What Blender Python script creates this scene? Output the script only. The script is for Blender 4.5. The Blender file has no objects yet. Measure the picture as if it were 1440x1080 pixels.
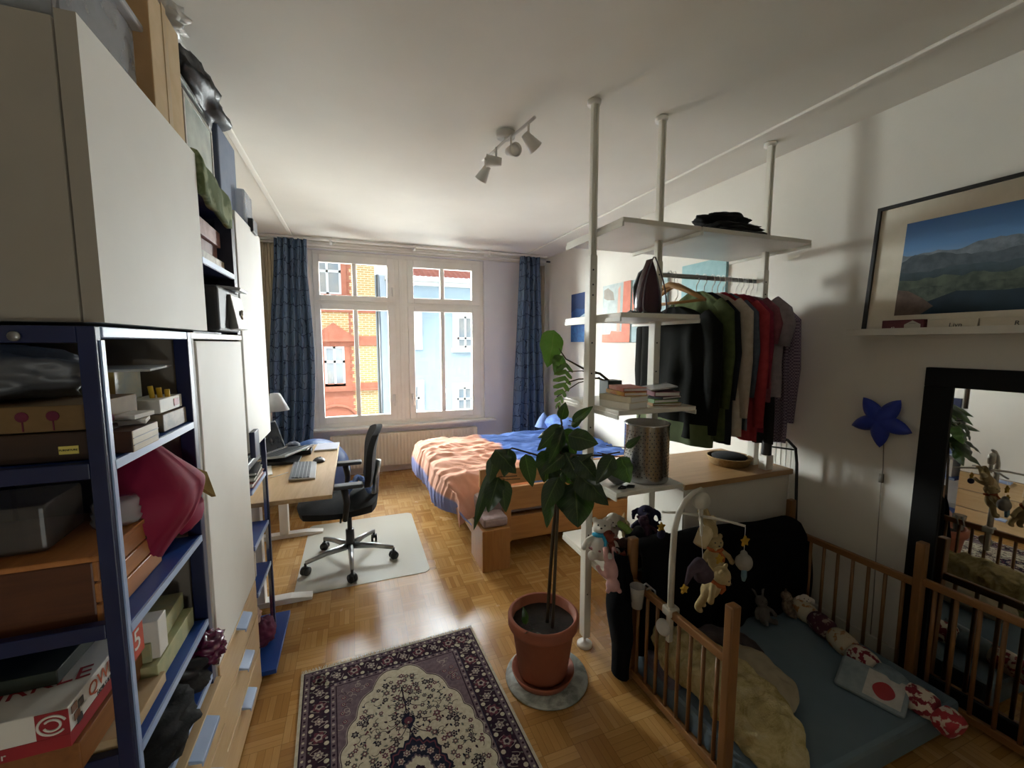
import bpy, math, random
from math import sin, cos, pi, radians
from mathutils import Vector, Matrix, noise

scene = bpy.context.scene
COL = scene.collection
R = random.Random(7)

# ------------------------------------------------------------ camera
cam_d = bpy.data.cameras.new('camera'); cam = bpy.data.objects.new('camera', cam_d); COL.objects.link(cam)
cam_d.sensor_width = 36.0; cam_d.sensor_fit = 'HORIZONTAL'; cam_d.lens = 590.0 / 1440.0 * 36.0
cam_d.clip_start = 0.02; cam_d.clip_end = 200
cam.location = (0, 0, 1.6)
cam.rotation_euler = (radians(90 - 5.6), 0, radians(-20.55))
scene.camera = cam
# ------------------------------------------------------------ sky, sun, daylight, exposure
world = bpy.data.worlds.new('world'); scene.world = world; world.use_nodes = True
bg = world.node_tree.nodes['Background']; bg.inputs[0].default_value = (0.80, 0.90, 1.0, 1); bg.inputs[1].default_value = 0.8

def light(name, kind, loc, aim, energy, col=(1, 1, 1), size=None, spread=None):
    d = bpy.data.lights.new(name, kind); d.energy = energy; d.color = col
    if size: d.shape = 'RECTANGLE'; d.size, d.size_y = size
    if spread: d.spread = radians(spread)
    o = bpy.data.objects.new(name, d); COL.objects.link(o); o.location = loc
    o.rotation_euler = (Vector(aim) - Vector(loc)).to_track_quat('-Z', 'Y').to_euler()
    return o
sun = light('sun', 'SUN', (0, -10, 20), (1.5, 0, 9), 0.22, (1, 0.97, 0.92)); sun.data.angle = radians(3)
light('daylight_from_above', 'AREA', (0.6, 9.2, 6.4), (0.6, 3.0, 0.4), 1650, (0.92, 0.98, 0.98), (7, 3.2))
light('daylight_from_street', 'AREA', (0.6, 8.6, -1.8), (0.7, 2.6, 2.9), 430, (0.98, 0.99, 0.90), (7, 2.6))
light('added_hall_fill', 'AREA', (1.32, -1.9, 0.12), (0.5, 2.2, 2.73), 14, (0.96, 1.0, 0.95), (0.8, 0.6))  # added fill lamp out of view, brightens the near end of the room
light('daylight_along_street_left', 'AREA', (-2.9, 9.3, 2.95), (1.9, 2.5, 1.3), 1650, (0.98, 1.0, 0.93), (3.2, 2.7))
light('daylight_along_street_right', 'AREA', (3.65, 9.3, 1.9), (-0.3, 1.6, 1.6), 620, (0.98, 1.0, 0.95), (1.9, 4.2))
scene.view_settings.view_transform = 'Standard'; scene.view_settings.look = 'None'
scene.view_settings.gamma = 1.0; scene.view_settings.use_curve_mapping = False
scene.view_settings.exposure = 1.4
try:
    scene.cycles.use_denoising = True; scene.cycles.max_bounces = 10; scene.cycles.diffuse_bounces = 6
    scene.cycles.transparent_max_bounces = 12; scene.cycles.sample_clamp_indirect = 6
    scene.cycles.caustics_reflective = False; scene.cycles.caustics_refractive = False
except Exception: pass

# ------------------------------------------------------------ materials
def srgb(c):
    if isinstance(c, str): c = tuple(int(c[i:i+2], 16) / 255 for i in (0, 2, 4))
    return tuple(((v + 0.055) / 1.055) ** 2.4 if v > 0.04045 else v / 12.92 for v in c) + (1,)
def new_mat(name):
    m = bpy.data.materials.new(name); m.use_nodes = True
    nt = m.node_tree; return m, nt, nt.nodes['Principled BSDF']
def nd(nt, t, **kw):
    n = nt.nodes.new(t)
    for k, v in kw.items(): setattr(n, k, v)
    return n
def mt(nt, op, a, b=None, c=None):
    n = nt.nodes.new('ShaderNodeMath'); n.operation = op
    for i, v in enumerate((a, b, c)):
        if v is None: continue
        if isinstance(v, (int, float)): n.inputs[i].default_value = v
        else: nt.links.new(v, n.inputs[i])
    return n.outputs[0]
def mixc(nt, f, a, b, mode='MIX'):
    n = nt.nodes.new('ShaderNodeMix'); n.data_type = 'RGBA'; n.blend_type = mode
    for i, v in ((0, f), (6, a), (7, b)):
        if isinstance(v, (int, float)): n.inputs[i].default_value = v
        elif isinstance(v, tuple): n.inputs[i].default_value = v
        else: nt.links.new(v, n.inputs[i])
    return n.outputs[2]
def coords(nt, scale=(1, 1, 1), kind='Object'):
    tc = nd(nt, 'ShaderNodeTexCoord'); mp = nd(nt, 'ShaderNodeMapping'); mp.inputs['Scale'].default_value = scale
    nt.links.new(tc.outputs[kind], mp.inputs[0]); return mp.outputs[0]
def noise_f(nt, vec, scale, detail=4, rough=0.55, dist=0.0):
    n = nd(nt, 'ShaderNodeTexNoise'); nt.links.new(vec, n.inputs['Vector'])
    n.inputs['Scale'].default_value = scale; n.inputs['Detail'].default_value = detail
    n.inputs['Roughness'].default_value = rough; n.inputs['Distortion'].default_value = dist
    return n.outputs['Fac']
def ramp(nt, f, stops):
    n = nd(nt, 'ShaderNodeValToRGB'); nt.links.new(f, n.inputs[0]); e = n.color_ramp.elements
    while len(e) < len(stops): e.new(0.5)
    for i, (p, c) in enumerate(stops): e[i].position = p; e[i].color = srgb(c) if isinstance(c, str) else c
    return n.outputs[0]
def bumpn(nt, b, h, strength=0.3, dist=0.01):
    n = nd(nt, 'ShaderNodeBump'); n.inputs['Strength'].default_value = strength; n.inputs['Distance'].default_value = dist
    nt.links.new(h, n.inputs['Height']); nt.links.new(n.outputs[0], b.inputs['Normal'])
MATS = {}
def mat(name, col, col2=None, rough=0.6, metal=0.0, ns=18.0, stretch=(1, 1, 1), bump=0.0, bs=None, sheen=0.0, trans=0.0,
        alpha=1.0, dist=0.0, lo=0.35, hi=0.65, spec=0.5, bd=0.004, sss=0.0):
    if name in MATS: return MATS[name]
    m, nt, b = new_mat(name); c1 = srgb(col)
    c2 = srgb(col2) if col2 else tuple(min(1, v * 0.86) for v in c1[:3]) + (1,)
    v = coords(nt, stretch); f = noise_f(nt, v, ns, dist=dist)
    r = nd(nt, 'ShaderNodeValToRGB'); nt.links.new(f, r.inputs[0])
    r.color_ramp.elements[0].position = lo; r.color_ramp.elements[0].color = c1
    r.color_ramp.elements[1].position = hi; r.color_ramp.elements[1].color = c2
    nt.links.new(r.outputs[0], b.inputs['Base Color'])
    b.inputs['Roughness'].default_value = rough; b.inputs['Metallic'].default_value = metal
    b.inputs['Specular IOR Level'].default_value = spec
    b.inputs['Sheen Weight'].default_value = sheen; b.inputs['Transmission Weight'].default_value = trans
    b.inputs['Alpha'].default_value = alpha
    if bump:
        f2 = noise_f(nt, v, bs or ns * 3, 3); bumpn(nt, b, f2, bump, bd)
    MATS[name] = m; return m
def wood(name, col, col2, axis='x', rough=0.45, ns=9):
    st = {'x': (0.12, 1, 1), 'y': (1, 0.12, 1), 'z': (1, 1, 0.12)}[axis]
    return mat(name + '_' + axis, col, col2, rough=rough, ns=ns * 4, stretch=st, bump=0.05, bs=ns * 12, dist=1.2, lo=0.3, hi=0.72, bd=0.002)
def fabric(name, col, col2=None, ns=30, bump=0.35, bs=420, rough=0.95):
    return mat(name, col, col2, rough=rough, ns=ns, bump=bump, bs=bs, sheen=0.0, spec=0.15, bd=0.002)

# ------------------------------------------------------------ mesh builder
class MB:
    def __init__(s): s.v = []; s.f = []; s.mi = []; s.uv = {}
    def add(s, vs, fs, mi=0, uv=None):
        o = len(s.v); s.v += [Vector(p) for p in vs]
        s.f += [tuple(i + o for i in f) for f in fs]; s.mi += [mi] * len(fs)
        if uv:
            for i, q in enumerate(uv): s.uv[o + i] = q
        return s
    def box(s, x0, x1, y0, y1, z0, z1, mi=0):
        v = [(x0, y0, z0), (x1, y0, z0), (x1, y1, z0), (x0, y1, z0), (x0, y0, z1), (x1, y0, z1), (x1, y1, z1), (x0, y1, z1)]
        return s.add(v, [(3, 2, 1, 0), (4, 5, 6, 7), (0, 1, 5, 4), (1, 2, 6, 5), (2, 3, 7, 6), (3, 0, 4, 7)], mi)
    def obox(s, c, size, rz=0, rx=0, ry=0, mi=0):
        m = Matrix.Translation(Vector(c)) @ Matrix.Rotation(rz, 4, 'Z') @ Matrix.Rotation(ry, 4, 'Y') @ Matrix.Rotation(rx, 4, 'X')
        a, b, c2 = [q / 2 for q in size]
        v = [m @ Vector(p) for p in ((-a, -b, -c2), (a, -b, -c2), (a, b, -c2), (-a, b, -c2), (-a, -b, c2), (a, -b, c2), (a, b, c2), (-a, b, c2))]
        return s.add(v, [(3, 2, 1, 0), (4, 5, 6, 7), (0, 1, 5, 4), (1, 2, 6, 5), (2, 3, 7, 6), (3, 0, 4, 7)], mi)
    def tube(s, pts, rad, n=10, mi=0, cap=True, flat=1.0, up=None):
        pts = [Vector(p) for p in pts]; k = len(pts)
        if not hasattr(rad, '__len__'): rad = [rad] * k
        t0 = (pts[1] - pts[0]).normalized()
        a = Vector(up) if up else (Vector((0, 0, 1)) if abs(t0.z) < 0.9 else Vector((1, 0, 0)))
        vs = []
        for i in range(k):
            t = (pts[min(i + 1, k - 1)] - pts[max(i - 1, 0)])
            t = t.normalized() if t.length > 1e-9 else t0
            a = (a - t * a.dot(t)); a = a.normalized() if a.length > 1e-6 else t.orthogonal().normalized()
            b = t.cross(a)
            for j in range(n):
                an = 2 * pi * j / n; vs.append(pts[i] + a * (cos(an) * rad[i]) + b * (sin(an) * rad[i] * flat))
        fs = [(i * n + j, i * n + (j + 1) % n, (i + 1) * n + (j + 1) % n, (i + 1) * n + j) for i in range(k - 1) for j in range(n)]
        if cap: fs += [tuple(range(n - 1, -1, -1)), tuple(range((k - 1) * n, k * n))]
        return s.add(vs, fs, mi)
    def cyl(s, p0, p1, r0, r1=None, n=16, mi=0): return s.tube([p0, p1], [r0, r0 if r1 is None else r1], n, mi)
    def lathe(s, prof, c=(0, 0, 0), n=28, mi=0, m=None):
        vs = []; k = len(prof)
        for r, z in prof:
            for j in range(n):
                a = 2 * pi * j / n; p = Vector((r * cos(a), r * sin(a), z))
                vs.append((m @ p if m else p) + Vector(c))
        fs = [(i * n + j, i * n + (j + 1) % n, (i + 1) * n + (j + 1) % n, (i + 1) * n + j) for i in range(k - 1) for j in range(n)]
        if prof[0][0] > 1e-5: fs.append(tuple(range(n - 1, -1, -1)))
        if prof[-1][0] > 1e-5: fs.append(tuple(range((k - 1) * n, k * n)))
        return s.add(vs, fs, mi)
    def ball(s, c, r, mi=0, nu=14, nv=9, m=None):
        if not hasattr(r, '__len__'): r = (r, r, r)
        vs = []
        for i in range(nv + 1):
            th = pi * i / nv
            for j in range(nu):
                ph = 2 * pi * j / nu; p = Vector((r[0] * sin(th) * cos(ph), r[1] * sin(th) * sin(ph), r[2] * cos(th)))
                vs.append((m @ p if m else p) + Vector(c))
        fs = [(i * nu + j, (i + 1) * nu + j, (i + 1) * nu + (j + 1) % nu, i * nu + (j + 1) % nu) for i in range(nv) for j in range(nu)]
        return s.add(vs, fs, mi)
    def grid(s, fn, nu, nv, mi=0, closeu=False):
        vs = [fn(i / nu, j / nv) for j in range(nv + 1) for i in range(nu + 1)]
        uv = [(i / nu, j / nv) for j in range(nv + 1) for i in range(nu + 1)]
        w = nu + 1
        return s.add(vs, [(j * w + i, j * w + i + 1, (j + 1) * w + i + 1, (j + 1) * w + i) for j in range(nv) for i in range(nu)], mi, uv)
    def poly(s, pts, mi=0): return s.add(pts, [tuple(range(len(pts)))], mi)
    def prism(s, pts, d, mi=0):       # extrude a planar 3d outline along vector d
        n = len(pts); d = Vector(d); pts = [Vector(p) for p in pts]
        return s.add(pts + [p + d for p in pts], [tuple(range(n - 1, -1, -1)), tuple(range(n, 2 * n))] + [(i, (i + 1) % n, n + (i + 1) % n, n + i) for i in range(n)], mi)
    def xf(s, m):
        s.v = [m @ p for p in s.v]; return s
    def build(s, name, mats, parent=None, smooth=False, bevel=0.0, remesh=0.0, solid=0.0, subsurf=0, auto=35):
        org = Vector((0, 0, 0)); p = parent
        while p is not None: org += Vector(p['_o']); p = p.parent
        if parent is None:
            lo = [min(q[i] for q in s.v) for i in range(3)]; hi = [max(q[i] for q in s.v) for i in range(3)]
            org = Vector(((lo[0] + hi[0]) / 2, (lo[1] + hi[1]) / 2, lo[2]))
        me = bpy.data.meshes.new(name); me.from_pydata([tuple(q - org) for q in s.v], [], s.f)
        mats = mats if isinstance(mats, (list, tuple)) else [mats]
        for m in mats: me.materials.append(m)
        if len(mats) > 1: me.polygons.foreach_set('material_index', s.mi)
        if s.uv:
            ul = me.uv_layers.new(name='UVMap')
            for l in me.loops: ul.data[l.index].uv = s.uv.get(l.vertex_index, (0, 0))
        me.polygons.foreach_set('use_smooth', [bool(smooth)] * len(me.polygons))
        me.update()
        o = bpy.data.objects.new(name, me); COL.objects.link(o)
        if parent is None: o.location = org; o['_o'] = tuple(org)
        else: o.parent = parent; o['_o'] = (0, 0, 0)
        if remesh:
            md = o.modifiers.new('remesh', 'REMESH'); md.mode = 'VOXEL'; md.voxel_size = remesh; md.use_smooth_shade = True
            md = o.modifiers.new('smooth', 'SMOOTH'); md.iterations = 3
        if solid: md = o.modifiers.new('solid', 'SOLIDIFY'); md.thickness = solid; md.offset = 0
        if bevel:
            md = o.modifiers.new('bevel', 'BEVEL'); md.width = bevel; md.segments = 2; md.limit_method = 'ANGLE'; md.angle_limit = radians(40)
        if subsurf: md = o.modifiers.new('sub', 'SUBSURF'); md.levels = subsurf; md.render_levels = subsurf
        return o
def tag(o, label, cat, group=None, kind=None):
    if label: o['label'] = label
    if cat: o['category'] = cat
    if group: o['group'] = group
    if kind: o['kind'] = kind
    return o
def thing(name, label, cat, loc=(0, 0, 0), group=None):
    o = bpy.data.objects.new(name, None); COL.objects.link(o); o.location = loc; o['_o'] = tuple(loc); o.empty_display_size = 0.05
    return tag(o, label, cat, group)
def solo(name, label, cat, mb, mats, group=None, kind=None, **kw):
    return tag(mb.build(name, mats, None, **kw), label, cat, group, kind)
def struct(name, mb, mats, parent=None, **kw):
    o = mb.build(name, mats, parent, **kw)
    if parent is None: o['kind'] = 'structure'
    return o
def lab(o, text): o['label'] = text; return o
def copy_tree(o, parent=None):
    c = o.copy(); COL.objects.link(c); c.parent = parent
    for ch in list(o.children): copy_tree(ch, c)
    return c
def bx(*a): return MB().box(*a)
def rot(ax, deg): return Matrix.Rotation(radians(deg), 4, ax)
def nz(x, y, z=0.0): return noise.noise(Vector((x, y, z)))
def text(body, size, m, material, parent, name='lettering', ext=0.0004):
    cu = bpy.data.curves.new(name, 'FONT'); cu.body = body; cu.size = size; cu.extrude = ext; cu.align_x = 'CENTER'; cu.align_y = 'CENTER'; cu.resolution_u = 3
    f = bpy.data.objects.new('font', cu); COL.objects.link(f); bpy.context.view_layer.update()
    me = bpy.data.meshes.new_from_object(f.evaluated_get(bpy.context.evaluated_depsgraph_get())); bpy.data.objects.remove(f); bpy.data.curves.remove(cu)
    me.name = name; me.materials.clear(); me.materials.append(material)
    org = Vector((0, 0, 0)); p = parent
    while p is not None: org += Vector(p['_o']); p = p.parent
    me.transform(Matrix.Translation(-org) @ m)
    o = bpy.data.objects.new(name, me); COL.objects.link(o); o.parent = parent; o['_o'] = (0, 0, 0)
    return o

# ------------------------------------------------------------ common materials
WHITE = mat('white_lacquer', 'e9e6e0', 'e2dfd8', rough=0.35, ns=3)
WFRAME = mat('window_white', 'f1eee6', 'ebe7de', rough=0.4, ns=5)
WALLM = mat('wall_plaster', 'dedad1', 'd8d4cb', rough=0.9, ns=2.2, bump=0.12, bs=90)
CEILM = mat('ceiling_plaster', 'e6e3da', 'e0ddd4', rough=0.92, ns=1.6, bump=0.06, bs=60)
NAVY = mat('navy_paint', '0f1a48', '0c163e', rough=0.4, ns=4)
BLUE = mat('blue_paint', '1d4a9c', '1a4390', rough=0.42, ns=4)
PALEB = mat('pale_blue_paint_and_sheen', 'a8bde0', '9cb2d8', rough=0.35, ns=4)  # own colour of the handles; on shelf edges it imitates reflections
BIRCH = wood('birch', 'd9bd92', 'cfae80', 'y')
BIRCHX = wood('birch', 'd9bd92', 'cfae80', 'x')
CHROME = mat('chrome', 'c9c8c6', 'bdbcba', rough=0.18, metal=1.0, ns=3)
STEEL = mat('brushed_steel', 'b3b2b0', 'a5a4a2', rough=0.28, metal=1.0, ns=3)
ALU = mat('aluminium', 'a9aaa9', '9c9d9c', rough=0.35, metal=0.9, ns=3)
BLACKP = mat('black_plastic', '1b1b1d', '151517', rough=0.45, ns=5)
DARKG = mat('dark_grey_plastic', '3a3b3e', '333437', rough=0.5, ns=5)
POSTM = mat('post_enamel', 'dcd9ce', 'd5d2c6', rough=0.35, ns=4)
SHELFM = mat('shelf_enamel', 'dedacf', 'd6d2c6', rough=0.35, ns=4)
CREAM = mat('cream_plastic', 'e8e2d4', 'ddd6c6', rough=0.5, ns=6)
PAPER = mat('paper', 'e6e4de', 'dad8d2', rough=0.8, ns=8)
def glass(name, tint=(0.96, 0.98, 1, 1), rough=0.0):
    if name in MATS: return MATS[name]
    m, nt, b = new_mat(name); nt.nodes.remove(b)
    tr = nd(nt, 'ShaderNodeBsdfTransparent'); gl = nd(nt, 'ShaderNodeBsdfGlossy'); mx = nd(nt, 'ShaderNodeMixShader'); fr = nd(nt, 'ShaderNodeFresnel')
    tr.inputs[0].default_value = tint; gl.inputs['Roughness'].default_value = 0.02; fr.inputs[0].default_value = 1.35
    nt.links.new(fr.outputs[0], mx.inputs[0]); nt.links.new(tr.outputs[0], mx.inputs[1]); nt.links.new(gl.outputs[0], mx.inputs[2])
    nt.links.new(mx.outputs[0], nt.nodes['Material Output'].inputs[0]); MATS[name] = m; return m
GLASS = glass('window_glass')
def clear(name, tint, rough=0.1, op=0.35):
    if name in MATS: return MATS[name]
    m, nt, b = new_mat(name); tr = nd(nt, 'ShaderNodeBsdfTransparent'); mx = nd(nt, 'ShaderNodeMixShader')
    b.inputs['Base Color'].default_value = srgb(tint); b.inputs['Roughness'].default_value = rough
    f = noise_f(nt, coords(nt), 14); mr = nd(nt, 'ShaderNodeMapRange'); nt.links.new(f, mr.inputs[0])
    mr.inputs[3].default_value = op * 0.7; mr.inputs[4].default_value = min(1, op * 1.3)
    nt.links.new(mr.outputs[0], mx.inputs[0]); nt.links.new(tr.outputs[0], mx.inputs[1]); nt.links.new(b.outputs[0], mx.inputs[2])
    nt.links.new(mx.outputs[0], nt.nodes['Material Output'].inputs[0]); MATS[name] = m; return m

def parquet():
    m, nt, b = new_mat('mosaic_parquet'); v = coords(nt); sx = nd(nt, 'ShaderNodeSeparateXYZ'); nt.links.new(v, sx.inputs[0])
    s = 1 / 0.137
    x = mt(nt, 'MULTIPLY', sx.outputs[0], s); y = mt(nt, 'MULTIPLY', sx.outputs[1], s)
    cx = mt(nt, 'FLOOR', x); cy = mt(nt, 'FLOOR', y); par = mt(nt, 'MODULO', mt(nt, 'ADD', mt(nt, 'ADD', cx, cy), 400), 2)
    fx = mt(nt, 'FRACT', x); fy = mt(nt, 'FRACT', y)
    a = mt(nt, 'ADD', mt(nt, 'MULTIPLY', fx, mt(nt, 'SUBTRACT', 1, par)), mt(nt, 'MULTIPLY', fy, par))
    st = mt(nt, 'MULTIPLY', a, 5); si = mt(nt, 'FLOOR', st); sf = mt(nt, 'FRACT', st)
    def edge(f, w): return mt(nt, 'MINIMUM', mt(nt, 'DIVIDE', mt(nt, 'MINIMUM', f, mt(nt, 'SUBTRACT', 1, f)), w), 1)
    e = mt(nt, 'MULTIPLY', edge(sf, 0.05), mt(nt, 'MULTIPLY', edge(fx, 0.012), edge(fy, 0.012)))
    cmb = nd(nt, 'ShaderNodeCombineXYZ'); nt.links.new(cx, cmb.inputs[0]); nt.links.new(cy, cmb.inputs[1]); nt.links.new(si, cmb.inputs[2])
    wn = nd(nt, 'ShaderNodeTexWhiteNoise'); nt.links.new(cmb.outputs[0], wn.inputs[0])
    cmb2 = nd(nt, 'ShaderNodeCombineXYZ'); nt.links.new(cx, cmb2.inputs[0]); nt.links.new(cy, cmb2.inputs[1])
    wn2 = nd(nt, 'ShaderNodeTexWhiteNoise'); nt.links.new(cmb2.outputs[0], wn2.inputs[0])
    tone = mt(nt, 'ADD', mt(nt, 'MULTIPLY', wn.outputs[0], 0.6), mt(nt, 'MULTIPLY', wn2.outputs[0], 0.4))
    base = ramp(nt, tone, [(0.1, 'a3763f'), (0.5, 'b98c51'), (0.9, 'c79d62')])
    # grain
    gv = nd(nt, 'ShaderNodeCombineXYZ')
    lx = mt(nt, 'ADD', mt(nt, 'MULTIPLY', sx.outputs[0], mt(nt, 'SUBTRACT', 1, par)), mt(nt, 'MULTIPLY', sx.outputs[1], par))
    ly = mt(nt, 'ADD', mt(nt, 'MULTIPLY', sx.outputs[1], mt(nt, 'SUBTRACT', 1, par)), mt(nt, 'MULTIPLY', sx.outputs[0], par))
    nt.links.new(mt(nt, 'MULTIPLY', lx, 160), gv.inputs[0]); nt.links.new(mt(nt, 'MULTIPLY', ly, 14), gv.inputs[1]); nt.links.new(mt(nt, 'MULTIPLY', wn.outputs[0], 30), gv.inputs[2])
    g = noise_f(nt, gv.outputs[0], 1.0, 3)
    c = mixc(nt, mt(nt, 'MULTIPLY', g, 0.35), base, srgb('7d5526')); c = mixc(nt, mt(nt, 'MULTIPLY', mt(nt, 'SUBTRACT', 1, e), 0.55), c, srgb('4d3214'))
    nt.links.new(c, b.inputs['Base Color'])
    rr = mt(nt, 'ADD', 0.17, mt(nt, 'MULTIPLY', noise_f(nt, v, 3), 0.15)); nt.links.new(rr, b.inputs['Roughness'])
    bumpn(nt, b, mt(nt, 'ADD', mt(nt, 'MULTIPLY', e, 0.4), mt(nt, 'MULTIPLY', wn.outputs[0], 0.25)), 0.12, 0.002)
    return m

# ------------------------------------------------------------ room shell
XL, XR, YW, YB, ZC = -0.93, 2.47, 5.36, -1.3, 2.73
struct('floor', bx(XL - .1, XR + .1, YB - .1, YW + .1, -0.12, 0.0), parquet())
struct('ceiling', bx(XL - .1, XR + .1, YB - .1, YW + .3, ZC, ZC + 0.12), CEILM)
struct('wall_left', bx(XL - .12, XL, YB - .1, YW + .1, 0, ZC), WALLM)
struct('wall_right', bx(XR, XR + .12, YB - .1, YW + .1, 0, ZC), WALLM)
q = bx(XL, .2, YB - .12, YB, 0, ZC); q.box(1.1, XR, YB - .12, YB, 0, ZC); q.box(.2, 1.1, YB - .12, YB, 2.1, ZC); struct('wall_back', q, WALLM)
q = bx(-.35, -.25, -3.6, YB - .12, 0, 2.5); q.box(1.6, 1.7, -3.6, YB - .12, 0, 2.5); q.box(-.35, 1.7, -3.7, -3.6, 0, 2.5); q.box(-.35, 1.7, -3.7, YB - .12, 2.48, 2.6); struct('wall_added_hall', q, WALLM)  # unseen hallway added to house the fill lamp
struct('floor_added_hall', bx(-.35, 1.7, -3.7, YB - .12, -.1, 0.0), WHITE)  # floor of the added hallway
WX0, WX1, WZ0, WZ1 = -0.46, 1.62, 0.59, 2.66
w = MB(); w.box(XL - .1, WX0, YW, YW + .3, 0, ZC); w.box(WX1, XR + .1, YW, YW + .3, 0, ZC)
w.box(WX0, WX1, YW, YW + .3, 0, WZ0); w.box(WX0, WX1, YW, YW + .3, WZ1, ZC)
struct('wall_front', w, mat('window_wall_plaster', 'dedde0', 'd8d7dc', rough=0.9, ns=2, bump=0.08, bs=80))
# raised strips on the ceiling and the moulding over the window
struct('trim_1', bx(1.985 + .11, 2.02 + .11, YB, YW, ZC - .016, ZC), CEILM, bevel=.005)
struct('trim_2', bx(-0.60, -0.565, YB, YW, ZC - .016, ZC), CEILM, bevel=.005)
m_ = MB(); m_.box(XL, XR, YW - .05, YW, ZC - .05, ZC); m_.box(XL, XR, YW - .025, YW, ZC - .062, ZC - .05); m_.box(XL, XR, YW - .10, YW, ZC - .022, ZC)
struct('trim_3', m_, CEILM, bevel=.008)
BASEM = mat('baseboard_paint', 'd9d5cb', 'd1cdc2', rough=0.5, ns=4)
struct('baseboard_right', bx(XR - .018, XR, YB, YW, 0, .09), BASEM, bevel=.004)
struct('baseboard_left', bx(XL, XL + .018, YB, YW, 0, .09), BASEM, bevel=.004)
struct('baseboard_front', bx(XL, XR, YW - .018, YW, 0, .09), BASEM, bevel=.004)
# open door leaf folded back against the back wall (behind the camera), doorway opened to let the added fill in
dr = struct('door_1', bx(1.13, 2.02, YB + .055, YB + .09, 0.01, 2.1), WHITE, bevel=.004)
fr = MB(); fr.box(.12, .2, YB, YB + .05, 0, 2.18); fr.box(1.1, 1.18, YB, YB + .05, 0, 2.18); fr.box(.12, 1.18, YB, YB + .05, 2.1, 2.18)
struct('door_frame', fr, WHITE, dr, bevel=.004)
h = MB(); h.cyl((1.95, YB + .09, 1.05), (1.95, YB + .14, 1.05), .01); h.cyl((1.95, YB + .135, 1.05), (1.83, YB + .135, 1.05), .01)
struct('door_handle', h, STEEL, dr, smooth=True)

# ------------------------------------------------------------ window
def frame_ring(mb, x0, x1, z0, z1, t, y0, y1, tb=None):
    tb = tb or t
    mb.box(x0, x0 + t, y0, y1, z0, z1); mb.box(x1 - t, x1, y0, y1, z0, z1)
    mb.box(x0 + t, x1 - t, y0, y1, z1 - t, z1); mb.box(x0 + t, x1 - t, y0, y1, z0, z0 + tb); return mb
WY = 5.42
wf = MB(); frame_ring(wf, WX0, WX1, WZ0, WZ1, .045, WY - .02, WY + .07)
wf.box(.485, .64, WY - .015, WY + .07, WZ0, WZ1); wf.box(.54, .585, WY - .03, WY - .015, WZ0 + .04, WZ1 - .04)
wf.box(WX0, WX1, WY - .012, WY + .07, 2.055, 2.09)
win = struct('window_1', wf, WFRAME, bevel=.005)
for (a, b_, gx0, gxm0, gxm1, gx1) in ((-.415, .485, -.35, .005, .055, .40), (.64, 1.575, .715, 1.048, 1.10, 1.46)):
    for (z0, z1, p0, p1) in ((.635, 2.055, .716, 1.99), (2.09, 2.62, 2.155, 2.528)):
        s_ = MB(); y0, y1 = WY - .035, WY + .03
        s_.box(a, gx0, y0, y1, z0, z1); s_.box(gx1, b_, y0, y1, z0, z1); s_.box(gx0, gx1, y0, y1, z0, p0); s_.box(gx0, gx1, y0, y1, p1, z1)
        s_.box(gxm0, gxm1, y0 + .008, y1, p0, p1)
        sa = struct('window_sash', s_, WFRAME, win, bevel=.006)
        struct('pane', bx(gx0, gx1, WY, WY + .004, p0, p1), GLASS, sa)
for hx in (.452, .675):
    hm = MB(); hm.box(hx - .014, hx + .014, WY - .048, WY - .035, .88, .96); hm.cyl((hx, WY - .045, .935), (hx, WY - .075, .935), .009)
    hm.tube([(hx, WY - .075, .935), (hx, WY - .08, .90), (hx, WY - .078, .82)], .0095)
    struct('window_handle', hm, WHITE, win, smooth=True)
hm = MB(); hm.box(.446, .468, WY - .048, WY - .035, 2.2, 2.27); hm.tube([(.457, WY - .05, 2.25), (.457, WY - .07, 2.24), (.457, WY - .07, 2.16)], .008)
struct('window_handle', hm, WHITE, win, smooth=True)
struct('window_sill', bx(-.54, 1.75, YW - .10, WY, .565, .592), WHITE, win, bevel=.006)
# panel radiator under the sill
rd = thing('radiator', 'long cream ribbed panel radiator under the window sill', 'radiator', (0.59, 5.29, 0.09))
def rfn(u, v):
    x = -.30 + 1.78 * u; return Vector((x, 5.245 - .006 * (0.5 + 0.5 * cos(u * 2 * pi * 44)) * (1 if .03 < v < .97 else 0), .10 + .40 * v))
RADM = mat('radiator_enamel', 'd8cfbb', 'd2c8b3', rough=0.4, ns=3)
g = MB().grid(rfn, 440, 12); g.build('front_panel', RADM, rd, smooth=True)
MB().box(-.30, 1.48, 5.25, 5.345, .10, .50).build('body', RADM, rd, bevel=.006)
vm = MB(); vm.cyl((-.30, 5.30, .14), (-.36, 5.30, .14), .016); vm.cyl((-.36, 5.30, .14), (-.36, 5.30, 0.0), .009)
vm.build('valve_pipe', WHITE, rd, smooth=True)

# ------------------------------------------------------------ houses across the street
def brick(name, c1, c2, mortar, bw=0.19, bh=0.062, rough=0.9):
    m, nt, b = new_mat(name); v = nd(nt, 'ShaderNodeTexCoord'); mp = nd(nt, 'ShaderNodeMapping'); mp.inputs['Rotation'].default_value = (radians(90), 0, 0)
    nt.links.new(v.outputs['Object'], mp.inputs[0]); t = nd(nt, 'ShaderNodeTexBrick'); nt.links.new(mp.outputs[0], t.inputs[0])
    t.inputs['Color1'].default_value = srgb(c1); t.inputs['Color2'].default_value = srgb(c2); t.inputs['Mortar'].default_value = srgb(mortar)
    t.inputs['Scale'].default_value = 1; t.inputs['Brick Width'].default_value = bw; t.inputs['Row Height'].default_value = bh; t.inputs['Mortar Size'].default_value = 0.012
    nt.links.new(t.outputs[0], b.inputs['Base Color']); b.inputs['Roughness'].default_value = rough; return m
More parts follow.
